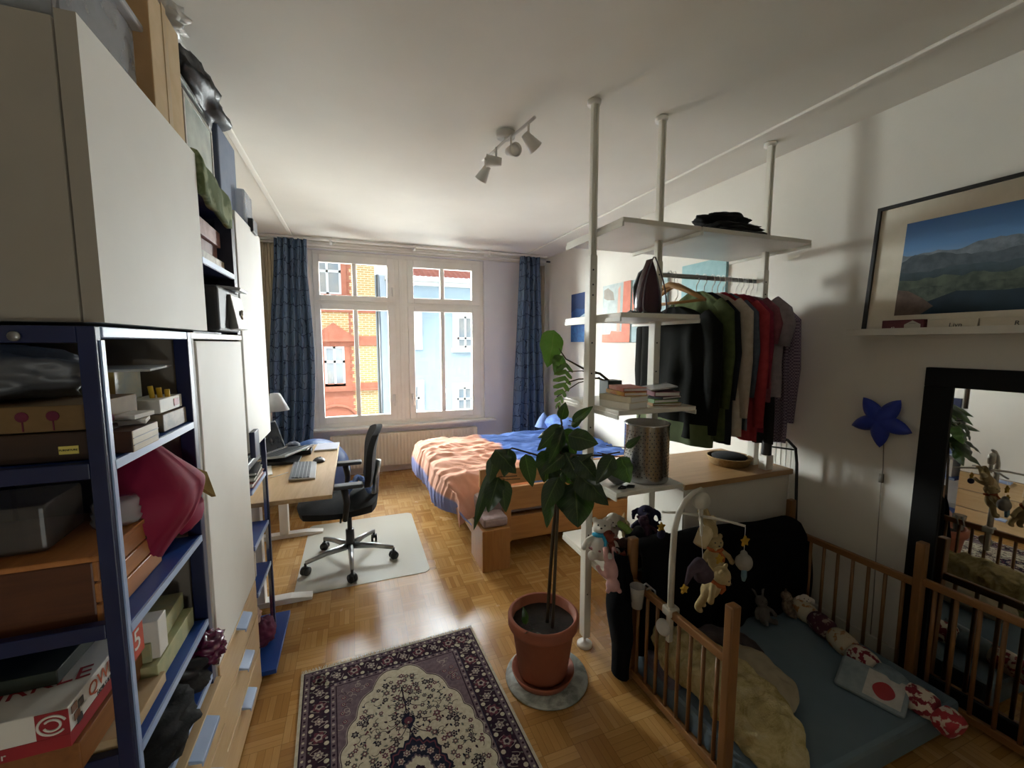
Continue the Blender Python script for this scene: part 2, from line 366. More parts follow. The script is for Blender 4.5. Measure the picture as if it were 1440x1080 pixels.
YBR = brick('yellow_brick', 'b8945a', 'ab864c', 'c4b696'); OR_ = mat('orange_sandstone', 'a86a52', '9e5f48', rough=0.9, ns=5)
BLF = mat('pale_blue_render', '95a4ab', '8fa0a8', rough=0.9, ns=1); WT = mat('white_render', 'c9c9c4', 'c1c1bc', rough=0.8, ns=3)
DGL = mat('dark_window_glass', '6f7a80', '8f8a80', rough=0.15, ns=1.2); TILE = mat('red_roof_tile', 'a8604a', '8e4c3a', rough=0.9, ns=8)
YF = 13.0
hb = thing('brick_house', 'ornate yellow brick house with orange stone window surrounds seen through the left panes', 'building', (-2.7, 15, -3.6))
MB().box(-6, 0.62, YF, YF + 4, -3.6, 9).build('wall', YBR, hb)
q = MB()
for k in range(-20, 46):
    q.box(-.12, -.02 if k % 2 else -.07, YF - .03, YF, k * .1, k * .1 + .09)
q.build('corner_stones', OR_, hb)
q = MB(); q.box(-6, .62, YF - .10, YF, .22, .30); q.box(-6, .62, YF - .05, YF, .30, .44); q.box(-.12, .62, YF - .04, YF, 1.52, 1.80); q.box(-6, .62, YF - .05, YF, 2.46, 2.62)
q.box(-6, -.07, YF - .025, YF, -3, .22); q.box(-6, -.12, YF - .012, YF, 2.62, 5.0)
q.build('string_course', OR_, hb)
def fwin(parent, x0, x1, z0, z1, surround=OR_, sill=True, split=.62, wid=.14, panes=2, y=YF):
    q = MB(); q.box(x0 - wid, x0, y - .07, y, z0 - .1, z1 + wid); q.box(x1, x1 + wid, y - .07, y, z0 - .1, z1 + wid); q.box(x0, x1, y - .07, y, z1, z1 + wid)
    q.box(x0 - wid - .05, x1 + wid + .05, y - .12, y, z0 - .14, z0)
    f = q.build('window', surround, parent)
    q = MB(); frame_ring(q, x0, x1, z0, z1, .06, y - .05, y)
    zs = z0 + (z1 - z0) * split; q.box(x0, x1, y - .05, y, zs - .035, zs + .035); q.box((x0 + x1) / 2 - .03, (x0 + x1) / 2 + .03, y - .05, y, z0, z1)
    q.build('window_frame', WT, f); MB().box(x0, x1, y - .02, y - .005, z0, z1).build('pane', DGL, f)
    return f
fwin(hb, -.80, -.26, .36, 1.50); fwin(hb, -1.0, -.28, 2.95, 3.98)
fwin(hb, -2.3, -1.7, .36, 1.50); fwin(hb, -2.4, -1.75, 2.95, 3.98)
q = MB()
for c in (-.53, -2.0): q.prism([(c - .62, YF - .16, 1.72), (c + .62, YF - .16, 1.72), (c, YF - .16, 2.16)], (0, .16, 0)); q.box(c - .66, c + .66, YF - .2, YF, 1.64, 1.74)
q.build('pediment', OR_, hb)
q = MB()
for c in (-.53, -2.0): q.tube([(c + .55 * cos(a * pi / 12), YF - .03, -.62 + .42 * sin(a * pi / 12)) for a in range(13)], .05)
q.build('arch_moulding', OR_, hb)
hw = thing('blue_house', 'pale blue rendered house with a red tiled roof seen through the right panes', 'building', (5, 15, -3.6))
MB().box(0.98, 12, YF, YF + 4, -3.6, 3.42).build('wall', BLF, hw)
q = MB(); q.box(.90, 12, YF - .22, YF + .1, 3.42, 3.56); q.box(.94, 12, YF - .12, YF + .1, 3.30, 3.42); q.build('eaves', WT, hw)
def roof(u, v): return Vector((1.2 + 11 * u, YF - .2 + 3 * v + .02 * sin(u * 420), 3.56 + 1.15 * v + .02 * sin(u * 420)))
MB().grid(roof, 500, 10).build('roof', TILE, hw)
fwin(hw, 3.03, 3.55, 1.45, 2.42, WT, y=YF, split=.3); fwin(hw, 3.0, 3.5, -.55, .2, WT, split=.5); fwin(hw, 1.55, 1.83, -.5, .33, WT, split=.5)
q = MB(); q.box(1.5, 1.95, YF - .06, YF, 1.40, 2.6); q.build('shutter', WT, hw)
hc = thing('narrow_white_house', 'narrow white recess house wall with a drainpipe between brick and blue houses', 'building', (.8, 14, -3.6))
MB().box(.625, .975, YF + .25, YF + 3, -3.6, 3.6).build('wall', mat('white_blue_render', 'b4bfc6', 'afbac2', rough=.9, ns=2), hc)
MB().cyl((.72, YF + .2, -3.6), (.72, YF + .2, 3.6), .045).build('drainpipe', ALU, hc, smooth=True)
struct('ground', MB().box(-30, 30, YW + .4, 40, -3.8, -3.6), mat('street_paving', '8e8c88', '82807c', rough=.9, ns=3))

# ================================================================ LEFT WALL: BLUE FRAMED STORAGE UNITS
FX = -.46                                     # plane of the cabinet fronts
TAUPE = mat('taupe_side_panel', '8b8175', '847a6e', rough=.55, ns=4)
CABW = mat('cabinet_white', 'eceae3', 'e6e3db', rough=.6, ns=2.5)
CABBR = mat('grey_brown_carcass', '9e968a', '968e82', rough=.5, ns=3)  # grey-brown puts shade into the colour of the near cabinet's side
def drawer_handle(y0, y1, z, parent, x=FX):
    h = MB(); h.prism([(x + .016, y0, z), (x + .050, y0, z - .012), (x + .050, y0, z - .018), (x + .016, y0, z - .012)], (0, y1 - y0, 0)); h.box(x + .046, x + .050, y0, y1, z - .026, z - .013)
    return lab(h.build('handle', PALEB, parent, bevel=.002), 'pale blue tab handle')
def shelf_board(y0, y1, z, parent, x0=-.915, x1=FX - .003, m=BLUE):
    s = bx(x0, x1, y0, y1, z - .022, z).build('shelf', m, parent, bevel=.002)
    lab(bx(x1 - .001, x1 + .004, y0, y1, z - .020, z - .001).build('front_edge', PALEB, s), 'front edge with painted-on sheen'); return s  # pale edge colour stands in for reflected light
# ---- near unit: open frame with shelves over drawers
u1 = thing('open_shelf_unit', 'navy blue framed open shelf unit in the left foreground, crammed with boxes and bags', 'shelf', (-.69, 1.29, 0))
for (px_, py_) in ((-.476, 1.043), (-.90, 1.043), (-.90, 1.52)): bx(px_ - .014, px_ + .014, py_ - .010, py_ + .010, 0, 1.632).build('post', NAVY, u1, bevel=.002)
bx(-.495, FX + .001, 1.500, 1.532, 0.0, 1.632).build('post', NAVY, u1, bevel=.002)
for z in (1.632, 1.367, 1.034, .745, .56): bx(-.886, -.49, 1.033, 1.053, z - .032, z).build('side_rail', NAVY, u1, bevel=.002)
lab(bx(FX - .004, FX + .001, 1.045, 1.058, .0, 1.605).build('edge_strip', PALEB, u1), 'edge strip with painted-on sheen')  # window light on the post front, put into its colour
lab(MB().cyl((-.575, 1.028, 1.612), (-.575, 1.034, 1.612), .009, n=14).build('cap_screw', ALU, u1, smooth=True), 'round steel cap screw')
for z in (1.365, 1.012, .737, .553): shelf_board(1.055, 1.50, z, u1)
lab(bx(-.915, FX, 1.055, 1.50, 1.610, 1.632).build('top_board', PALEB, u1, bevel=.002), 'top board with painted-on sheen')  # pale colour stands in for the sheen along the top
bx(-.925, -.918, 1.05, 1.53, .0, 1.61).build('back_panel', mat('dark_back', '4a463f', '443f39', rough=.8), u1)
for k, z1 in enumerate((.515, .345, .175)):
    d = lab(bx(FX - .3, FX + .018, 1.05, 1.53, z1 - .163, z1).build('drawer', BIRCH, u1, bevel=.002), 'birch drawer front')
    drawer_handle(1.225, 1.375, z1 - .002, d)
# ---- second unit: tall white door over three birch drawers
u2 = thing('tall_white_cabinet', 'tall white cabinet door above three birch drawers with pale blue tab handles', 'cabinet', (-.69, 1.85, 0))
bx(-.925, FX - .001, 1.536, 1.556, 0, 1.632).build('side_panel', TAUPE, u2, bevel=.002)
bx(-.925, FX - .02, 1.560, 2.13, .52, 1.60).build('carcass', CABBR, u2)
bx(-.925, FX, 1.536, 2.145, 1.612, 1.632).build('top_board', WHITE, u2, bevel=.002)
bx(-.925, FX - .02, 1.56, 2.13, .02, .515).build('drawer_box', CABBR, u2)
bx(FX - .019, FX, 1.572, 2.128, .520, 1.606).build('door', CABW, u2, bevel=.003)
for z1 in (.515, .348, .181):
    d = lab(bx(FX - .019, FX, 1.572, 2.128, z1 - .160, z1).build('drawer', BIRCH, u2, bevel=.002), 'birch drawer front')
    drawer_handle(1.785, 1.895, z1 - .002, d, FX - .018)
# ---- upper near cabinet
c1 = thing('wall_cabinet', 'large white upper cabinet with shade painted on its side, top left, topmost box of the near unit', 'cabinet', (-.69, 1.37, 1.634))
bx(-.92, -.497, 1.068, 1.68, 1.640, 2.195).build('carcass', CABBR, c1, bevel=.002)
dd = bx(-.490, -.458, 1.062, 1.682, 1.640, 2.205).build('door', [CABW, CABBR], c1)
for p in dd.data.polygons:
    if p.normal.y < -.5: p.material_index = 1  # near edge of the white door gets its shade as a darker colour
# ---- open upper shelf above the second unit
c2 = thing('upper_open_shelf', 'dark open upper shelf box with games between the white upper cabinet and tall cabinet', 'shelf', (-.69, 1.91, 1.634))
q = MB(); q.box(-.52, FX, 2.085, 2.135, 1.634, 2.12); q.box(-.92, -.52, 2.11, 2.135, 1.634, 2.12); q.build('side_post', mat('dark_navy_post', '262838', '20222f', rough=.4), c2, bevel=.002)
bx(-.92, -.50, 1.69, 2.11, 1.634, 1.64).build('base_board', NAVY, c2)
shelf_board(1.69, 2.085, 1.885, c2, m=NAVY); bx(-.92, -.48, 1.69, 2.135, 2.105, 2.12).build('top_board', NAVY, c2)
bx(-.925, -.918, 1.69, 2.13, 1.64, 2.105).build('back_panel', MATS['dark_back'], c2)
# ---- third unit: tall white upper cabinet over an open blue shelf
c3 = thing('tall_upper_cabinet', 'white upper cabinet beside the window end, with a navy tab handle at its lower corner', 'cabinet', (-.69, 2.41, 1.1))
bx(-.92, FX - .02, 2.155, 2.68, 1.100, 2.165).build('carcass', mat('brown_carcass', '6f5f50', '665647', rough=.5), c3, bevel=.002)
bx(FX - .016, FX, 2.165, 2.68, 1.100, 2.168).build('door', CABW, c3, bevel=.003)
lab(bx(FX, FX + .022, 2.170, 2.262, 1.075, 1.195).build('handle', NAVY, c3, bevel=.003), 'navy blue tab handle')
lab(bx(FX - .01, FX + .012, 2.46, 2.56, 2.150, 2.215).build('handle', DARKG, c3, bevel=.003), 'dark grey tab handle at the top')
u3 = thing('low_blue_shelf', 'narrow blue open shelf standing between the tall cabinet and the desk', 'shelf', (-.69, 2.40, 0))
q = MB(); q.box(FX - .02, FX + .002, 2.496, 2.518, .03, 1.10); q.build('post', NAVY, u3, bevel=.002)
q = MB(); q.box(-.92, -.90, 2.48, 2.518, .0, 1.10); q.build('post', NAVY, u3, bevel=.002)
lab(bx(FX - .018, FX - .004, 2.481, 2.495, .05, .90).build('edge_strip', CHROME, u3), 'bright metal edge strip')
for z in (.925, .66, .43): shelf_board(2.16, 2.48, z, u3)
bx(-.92, -.405, 2.16, 2.64, .012, .035).build('base_board', BLUE, u3, bevel=.002)
bx(-.925, -.918, 2.16, 2.51, .05, 1.10).build('back_panel', PAPER, u3)

# ---------------------------------------------------------------- helpers for small goods
def carton(name, label, cat, c, size, rz, m, group=None, lid=None, lidm=None, extra=None):
    t = thing(name, label, cat, (c[0], c[1], c[2]), group)
    MB().obox((c[0], c[1], c[2] + size[2] / 2), size, rz).build('body', m, t, bevel=.002)
    if lid: MB().obox((c[0], c[1], c[2] + size[2] + lid / 2 - .003), (size[0] + .006, size[1] + .006, lid), rz).build('lid', lidm or m, t, bevel=.002)
    return t
def face_m(origin, right, up):
    r, u = Vector(right).normalized(), Vector(up).normalized(); n = r.cross(u)
    m = Matrix((r, u, n)).transposed().to_4x4(); m.translation = Vector(origin); return m
def crumple(c, r, seed, amp=.25, freq=2.2, nu=40, nv=26, sq=1.0, mi=0, mb=None):
    mb = mb or MB()
    def fn(u, v):
        th = pi * min(max(v, .0), 1); ph = 2 * pi * u
        d = Vector((sin(th) * cos(ph), sin(th) * sin(ph), cos(th)))
        k = 1 + amp * noise.noise(d * freq + Vector((seed, 0, 0))) + amp * .5 * abs(noise.noise(d * freq * 2.7 + Vector((0, seed, 0))))
        p = [math.copysign(abs(d[i]) ** sq, d[i]) * r[i] * k for i in range(3)]
        return Vector(c) + Vector(p)
    mb.grid(fn, nu, nv, mi); return mb
RED = mat('deep_red_print', 'a3222b', '8e1b25', rough=.5, ns=6); WHT = mat('white_print', 'e4e0d8', 'd8d4cb', rough=.55, ns=5)
CARD = mat('brown_cardboard', 'b08d64', 'a68259', rough=.85, ns=12); CARDL = mat('pale_cardboard', 'c9b08c', 'bfa57f', rough=.85, ns=12)
WINE = mat('wine_red_cloth', '6d1f38', '5b1930', rough=.85, ns=15, bump=.3); BLACKC = mat('black_cloth', '1a1a1b', '121213', rough=.95, ns=20, bump=.3, bs=120)
OAKD = wood('warm_pine_dark', '8a5628', '74451e', 'y'); OAKF = wood('warm_pine', 'b97a42', 'a0642f', 'y', ns=7)
GREYP = clear('grey_plastic_film', 'c8c8c8', .25, .35); CLEARP = clear('clear_plastic', 'dfe3e6', .08, .22)

# ---- shelf at 1.365 m (top bay)
t = thing('wooden_chest', 'dark wooden chest with a small yellow label, near end of the top bay', 'box', (-.70, 1.17, 1.367))
bx(-.91, -.495, 1.065, 1.29, 1.367, 1.425).build('body', wood('dark_walnut', '38200f', '2b180c', 'x'), t, bevel=.003)
lab(bx(-.548, -.518, 1.0635, 1.065, 1.382, 1.398).build('label', mat('yellow_label', 'd8c76a', 'cdbb5c', rough=.6), t), 'yellow label')
text('FURNITURE', .0055, face_m((-.533, 1.0630, 1.390), (1, 0, 0), (0, 0, 1)), BLACKP, t)
t = thing('flowered_keepsake_box', 'low brown box painted with dark round trees on the dark wooden chest', 'box', (-.70, 1.17, 1.427))
bx(-.91, -.50, 1.072, 1.27, 1.427, 1.478).build('body', mat('ochre_card', '7a5f38', '6a512d', rough=.7), t, bevel=.002)
q = MB()
for x in (-.60, -.555, -.65): q.cyl((x, 1.0715, 1.458), (x, 1.070, 1.458), .010, n=12); q.box(x - .001, x + .001, 1.070, 1.0715, 1.43, 1.45)
q.build('tree_print', WINE, t)
t = crumple((-.70, 1.17, 1.535), (.15, .08, .055), 3, .35).build('plastic_bag', mat('dull_grey_plastic', '5f6063', '525356', rough=.45, ns=9), None, smooth=True)
tag(t, 'crumpled grey plastic bag stuffed on top of the flowered box', 'bag')
t = thing('tray_game_box', 'pale wooden tray box with stacked slats at the front edge of the top bay', 'box', (-.53, 1.16, 1.368))
# a shallow wooden box that sticks out over the shelf edge
bx(-.60, -.446, 1.100, 1.225, 1.368, 1.414).build('body', [wood('dark_walnut', '4a2c1b', '3a2114', 'y'), wood('pale_oak', 'b3a17f', '9f8c6a', 'y')], t, bevel=.002)
for p in t.children[0].data.polygons: p.material_index = 1 if p.normal.x > .5 else 0
q = MB()
for z in (1.382, 1.397): q.box(-.4465, -.4445, 1.102, 1.223, z, z + .0015)
q.build('groove', CABBR, t)
t = tag(MB().ball((-.545, 1.135, 1.438), (.055, .045, .024)).build('knitted_cap', WINE, None, smooth=True), 'dark red knitted cap lying on the pale wooden tray box', 'cap')
q = MB(); q.obox((-.50, 1.325, 1.424), (.085, .10, .012), .2); q.obox((-.505, 1.32, 1.440), (.075, .09, .010), -.1)
for nm, mm, zz, rr in (('lower', 0, 1.414, .25), ('upper', 0, 1.427, -.12)):
    solo('notepad', f'white notepad, {nm} of the two on the pale wooden tray box', 'notepad', MB().obox((-.50, 1.20, zz + .008), (.085, .075, .010), rr), PAPER, 'notepads on the tray box', bevel=.001)
t = thing('game_carton', 'upright yellow and white carton printed with a round shape, centre of the top bay', 'box', (-.605, 1.36, 1.425))
bx(-.66, -.55, 1.295, 1.43, 1.425, 1.530).build('body', [mat('yellow_print', 'cbb26a', 'bfa55c', rough=.5), mat('pearly_print', 'dcd9c6', 'b9c8c8', rough=.35, ns=14)], t, bevel=.002)
for p in t.children[0].data.polygons: p.material_index = 1 if p.normal.x > .5 else 0
q = MB(); q.cyl((-.605, 1.2948, 1.470), (-.605, 1.2940, 1.470), .034, n=24); q.build('round_print', mat('olive_print', '8c9070', '7f8365', rough=.5), t)
solo('plastic_tray_lid', 'flat frosted plastic lid lying across the cartons in the top bay', 'lid', MB().obox((-.58, 1.36, 1.5345), (.20, .24, .007), .15), clear('frosted_lid', 'd8d8d4', .3, .6), bevel=.003)
t = carton('marker_box', 'small white box with a red print and yellow pens, far end of the top bay', 'box', (-.515, 1.405, 1.4165), (.075, .15, .036), 0, WHT)
bx(-.4772, -.4762, 1.42, 1.455, 1.425, 1.445).build('print', RED, t)
q = MB(); [q.cyl((-.51 + .012 * k, 1.385 + .012 * k, 1.44), (-.515 + .014 * k, 1.385 + .012 * k, 1.485 - .006 * k), .006) for k in range(3)]
q.build('yellow_pens', mat('yellow_plastic', 'd9b431', 'cda62a', rough=.4), t, smooth=True)
t = carton('photo_card_box', 'brown picture card box under the white marker box', 'box', (-.515, 1.41, 1.367), (.085, .16, .046), 0, mat('brown_picture', '8c7960', '5d5343', rough=.5, ns=30))
# ---- shelf at 1.012 m
t = thing('pine_crate', 'big dark pine crate with a slotted lid and finger hole on the middle shelf', 'crate', (-.70, 1.20, 1.014))
bx(-.91, -.515, 1.065, 1.345, 1.014, 1.155).build('body', wood('crate_brown_shaded', '5e3319', '4a2712', 'x'), t, bevel=.004)  # dark near side against lighter slats: light and shade put into the colour
q = MB(); q.box(-.517, -.505, 1.065, 1.345, 1.014, 1.062); q.box(-.517, -.505, 1.065, 1.345, 1.066, 1.108); q.box(-.517, -.505, 1.065, 1.345, 1.112, 1.155)
q.build('front_slat', OAKF, t, bevel=.003)
q = MB(); q.obox((-.5045, 1.29, 1.120), (.002, .05, .020), 0); q.build('finger_hole', mat('hole_dark', '1d100a', '170c07', rough=.9), t, bevel=.001)
lab(bx(-.92, -.50, 1.06, 1.35, 1.156, 1.168).build('lid', OAKF, t, bevel=.003), 'lighter pine lid')
q = MB(); q.lathe([(.001, 0), (.045, 0), (.048, .012), (.043, .015), (.046, .03), (.041, .033), (.044, .05), (.038, .058), (.001, .06)], (-.55, 1.25, 1.1695), n=30)
solo('clear_jar_stack', 'stacked clear plastic tubs on the lid of the pine crate', 'tub', q, clear('clear_tub', 'd5d9dc', .08, .45), smooth=True)
solo('plastic_food_box', 'large see-through plastic box behind the clear tubs on the crate', 'box', MB().obox((-.72, 1.18, 1.222), (.22, .16, .10), .08), clear('smoky_tub', '6b6560', .3, .45), bevel=.008)
BAGM, nt, b = new_mat('crimson_bag_cloth'); v_ = coords(nt); f_ = noise_f(nt, v_, 5, 3)
vo = nd(nt, 'ShaderNodeTexVoronoi'); nt.links.new(v_, vo.inputs[0]); vo.inputs['Scale'].default_value = 11
ds = mt(nt, 'LESS_THAN', vo.outputs['Distance'], .22)
c_ = mixc(nt, f_, srgb('a31544'), srgb('7c1034')); c_ = mixc(nt, mt(nt, 'MULTIPLY', ds, .30), c_, srgb('c9b4b0')); nt.links.new(c_, b.inputs['Base Color']); b.inputs['Roughness'].default_value = .7
bg1 = thing('crimson_cloth_bag', 'crimson printed cloth bag bulging out over the middle shelf edge', 'bag', (-.50, 1.38, 1.014))
def bagf(u, v):
    a = 2 * pi * u; z = 1.018 + .325 * v
    w_ = (.105 + .035 * sin(v * pi)) * (1 - .62 * max(0, v - .6) / .4 * 1.15); d_ = (.085 + .05 * sin(v * pi * .9)) * (1 - .75 * max(0, v - .62) / .38)
    k = 1 + .16 * nz(cos(a) * 1.4, sin(a) * 1.4, v * 3) + .07 * nz(cos(a) * 4, sin(a) * 4, v * 5)
    return Vector((-.575 + .82 * d_ * cos(a) * k + .05 * sin(v * pi * .8), 1.355 + .80 * w_ * sin(a) * k + .03 * v, z))
bq = MB().grid(bagf, 60, 34); bq.build('body', BAGM, bg1, smooth=True)
q = MB(); q.prism([(-.50, 1.38, 1.30), (-.455, 1.45, 1.24), (-.42, 1.52, 1.10), (-.425, 1.49, 1.06), (-.46, 1.40, 1.025), (-.47, 1.36, 1.12)], (-.05, .0, .0))
q.build('folded_corner', mat('crimson_plain', 'a01746', '8c1340', rough=.7, ns=7), bg1, subsurf=1, smooth=True)
q = MB(); q.prism([(-.452, 1.452, 1.238), (-.432, 1.49, 1.21), (-.422, 1.522, 1.12), (-.445, 1.47, 1.17)], (-.012, 0, 0)); lab(q.build('lining', mat('ochre_lining', 'a08a55', '937d49', rough=.8), bg1), 'ochre lining')
text('✿', .055, face_m((-.398, 1.36, 1.19), (0, 1, .1), (0, 0, 1)), PAPER, bg1, 'flower_print') if False else None
# ---- shelf at .737 m : board games
t = carton('jigsaw_box', 'long pale yellow jigsaw box lying on the lower shelf', 'box', (-.66, 1.355, .739), (.34, .25, .055), 0, mat('pale_yellow_print', 'b9b488', '9ea37a', rough=.5, ns=22))
t = carton('jigsaw_box', 'greenish picture puzzle box on top of the pale yellow jigsaw box', 'box', (-.67, 1.36, .796), (.32, .24, .050), .03, mat('greenish_print', '9aa07f', 'b3aa7c', rough=.5, ns=26))
t = carton('kraft_box', 'thin brown card box at the near corner of the lower shelf', 'box', (-.60, 1.15, .738), (.24, .19, .028), 0, CARDL)
t = thing('rummy_game_box', 'white game box with an orange square reading 5 behind the front post', 'box', (-.62, 1.17, .81))
bx(-.60, -.49, 1.250, 1.300, .80, .90).build('body', WHT, t, bevel=.002)
bx(-.4902, -.4892, 1.115, 1.175, .882, .965).build('red_square', mat('orange_red_print', 'c24a33', 'b8432d', rough=.5), t); text('5', .066, face_m((-.4888, 1.145, .921), (0, 1, 0), (0, 0, 1)), WHT, t)
t = thing('word_game_box', 'red and white board game box in the near left corner lettered along its edge', 'box', (-.68, 1.12, .83))
# sticks out of the open side of the unit, lid facing up
gb = MB(); gb.box(-.86, -.535, .985, 1.24, .830, .908); gb.build('body', WHT, t, bevel=.002)
q = MB(); q.box(-.861, -.5338, .984, 1.241, .830, .856); q.build('red_band', RED, t)
q = MB(); q.box(-.582, -.5335, .9835, .985, .857, .907); q.build('red_square', RED, t)
sw = MB()
for (r0, a0, a1, dy) in ((.022, 20, 330, 0), (.013, -160, 150, 0)):
    sw.tube([(-.558 + r0 * .95 * cos(radians(a)), .9828, .882 + r0 * .85 * sin(radians(a))) for a in range(a0, a1, 15)], .0022, 6)
sw.build('swirl_logo', WHT, t, smooth=True)
text('QWIRKLE', .040, face_m((-.5335, 1.135, .884), (0, 1, 0), (0, 0, 1)), mat('orange_print', 'b8562e', 'a94d28', rough=.5), t)
text('Qwizzer', .020, face_m((-.66, .9830, .842), (1, 0, 0), (0, 0, 1)), WHT, t); text('FAMILY & FRIENDS', .011, face_m((-.5335, 1.12, .8605), (0, 1, 0), (0, 0, 1)), DARKG, t)
for k, (yy, zz) in enumerate(((1.002, .895), (1.022, .890), (1.008, .875), (1.030, .872), (1.015, .862))):
    MB().obox((-.5335, yy, zz), (.001, .017, .015), 0).build('tile_print', [mat('brown_tile', '7a5238', '6b4630', rough=.5), DARKG, MATS['brown_tile'], WHT, DARKG][k], t)
text('QWIRKLE', .055, face_m((-.66, 1.06, .9090), (1, .25, 0), (-.25, 1, 0)), RED, t)
t = carton('brown_game_tray', 'brown wooden tray box beneath the red and white board game', 'box', (-.69, 1.12, .7685), (.33, .26, .060), 0, OAKD)
t = carton('dark_game_box', 'dark green box lying on the red and white board game under the crate shelf', 'box', (-.72, 1.15, .911), (.27, .18, .03), 0, mat('dark_green_card', '2c332a', '232a22', rough=.6))
# ---- bottom shelf
q = crumple((-.56, 1.22, .62), (.13, .14, .060), 11, .35, 2.5); solo('black_shoulder_bag', 'crumpled black bag with a pale zip on the bottom shelf', 'bag', q, BLACKC, smooth=True)
q = crumple((-.56, 1.40, .63), (.12, .075, .068), 5, .3, 2.8); solo('black_rucksack', 'black nylon rucksack squeezed in behind the black bag', 'bag', q, mat('black_nylon', '232226', '1a191c', rough=.6, ns=12, bump=.4, bs=60), smooth=True)
q = crumple((-.475, 1.475, .655), (.055, .065, .045), 9, .5, 3.5); solo('purple_plastic_bag', 'shiny crumpled purple plastic bag hanging over the bottom shelf edge', 'bag', q, mat('purple_plastic', '6f1f48', '521537', rough=.25, ns=14, bump=.5, bs=40), smooth=True)
q = crumple((-.475, 1.16, .580), (.02, .045, .018), 21, .3, 2); solo('silver_strap_buckle', 'small silver buckle strap on the black bag', 'buckle', q, STEEL, smooth=True)

# ---- on top of the upper near cabinet (z 2.228) and the shelves beside it
t = thing('clear_storage_tub', 'big see-through plastic storage tub on the near upper cabinet', 'tub', (-.66, 1.42, 2.216))
MB().obox((-.70, 1.31, 2.32), (.36, .36, .24)).build('body', clear('storage_tub', 'b9bcc2', .12, .5), t, bevel=.02)
MB().obox((-.70, 1.31, 2.445), (.39, .39, .02)).build('lid', clear('storage_lid', 'cfd2d6', .12, .6), t, bevel=.005)
t = thing('cardboard_box', 'tall brown cardboard carton on top of the near upper cabinet', 'box', (-.64, 1.605, 2.197))
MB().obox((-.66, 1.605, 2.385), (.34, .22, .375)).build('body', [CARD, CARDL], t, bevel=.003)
for p in t.children[0].data.polygons: p.material_index = 1 if p.normal.x > .5 else 0  # room-facing side gets a paler copy, light painted into the cardboard
q = MB(); q.box(-.4895, -.4885, 1.585, 1.615, 2.22, 2.58); q.build('tape', mat('packing_tape', 'b99f74', 'b0956a', rough=.3), t)
t = crumple((-.60, 1.70, 2.62), (.11, .12, .06), 2, .6, 3.2, 50, 30).build('crumpled_white_bag', mat('thin_white_plastic', 'd6d4cf', 'b9b6b0', rough=.3, ns=10, bump=.5, bs=30), None, smooth=True)
tag(t, 'crumpled thin white plastic bag draped on the tall cardboard carton', 'bag')
# glazed picture frames standing upright behind the carton
t = thing('glass_frame_stack', 'stack of glazed picture frames leaning beside the cardboard carton above the games', 'picture frame', (-.62, 1.92, 2.12))
for k, (x, h_) in enumerate(((-.50, .30), (-.515, .34), (-.535, .40))):
    q = MB(); frame_ring(q, 1.73, 2.03 + .03 * k, 2.122, 2.122 + h_, .012, x, x + .008)
    q.v = [Vector((p.y, p.x, p.z)) for p in q.v]; q.build('frame', [STEEL, BLACKP, STEEL][k], t)
    bx(x + .002, x + .006, 1.742, 2.018 + .03 * k, 2.134, 2.11 + h_).build('glass_sheet', mat('frosted_glass_sheet', 'b6c2bd', '93a39d', rough=.15, ns=8), t)
q = crumple((-.60, 2.10, 2.585), (.12, .28, .085), 8, .35, 2.4, 50, 30); q.xf(Matrix.Translation((-.60, 2.10, 2.575)) @ rot('X', -8) @ Matrix.Translation((.60, -2.10, -2.585)))
solo('black_duffel_bag', 'long black duffel bag lying right under the ceiling on top of the storage', 'bag', q, mat('black_leatherette', '1c1c1d', '131314', rough=.42, ns=8, bump=.4, bs=30), smooth=True)
t = thing('blue_storage_box', 'blue grey fabric storage box under the black duffel bag', 'box', (-.66, 2.30, 2.17))
MB().obox((-.66, 2.33, 2.35), (.30, .28, .36)).build('body', mat('blue_grey_card', '6d7a90', '65728a', rough=.6), t, bevel=.006)
q = MB().obox((-.58, 2.50, 2.255), (.22, .16, .17)); solo('clear_drawer_box', 'small clear plastic drawer box at the window end above the white cabinet', 'box', q, clear('blue_clear', 'aebccf', .15, .6), bevel=.008)
q = MB()
def towel(u, v):
    y = 1.70 + .34 * u; x = -.56 + .105 * min(1, v * 2.2) ** .6; z = 2.215 - .125 * max(0, v - .35) / .65 - .03 * u + .012 * nz(u * 4, v * 4)
    return Vector((x + .012 * nz(u * 5, v * 2, 3), y, z))
q.grid(towel, 24, 16); solo('olive_cushion_cover', 'olive green folded cloth with pale dots hanging over the games shelf', 'cloth', q, mat('olive_dotted', '5d6a44', '8a9470', rough=.9, ns=9, lo=.55, hi=.62), smooth=True, solid=.02)
t = carton('board_game_box', 'pinkish board game box, upper one on the open upper shelf', 'box', (-.68, 1.89, 1.985), (.37, .36, .060), .02, mat('pink_print', 'a8827a', '8a6058', rough=.5, ns=24), 'board games on the upper shelf')
t = carton('board_game_box', 'cream board game box with red print under the pinkish one', 'box', (-.68, 1.89, 1.887), (.38, .37, .042), 0, mat('cream_print', 'b7ab99', '8e7f70', rough=.5, ns=30), 'board games on the upper shelf')
t = carton('board_game_box', 'reddish brown game box between cream and pinkish boxes on the upper shelf', 'box', (-.69, 1.88, 1.931), (.36, .35, .052), -.02, mat('reddish_print', '8f5f55', '6f4740', rough=.5, ns=20), 'board games on the upper shelf')
t = carton('board_game_box', 'thin orange game box, topmost of the pile on the open upper shelf', 'box', (-.69, 1.93, 2.047), (.32, .26, .030), 0, mat('orange_game_print', 'b06a4e', '8f4f39', rough=.5, ns=18), 'board games on the upper shelf')
t = carton('board_game_box', 'dark red box in the shadowed lower part of the open upper shelf', 'box', (-.74, 1.86, 1.64), (.26, .26, .19), 0, mat('dark_red_card', '45191a', '351214', rough=.6), None)
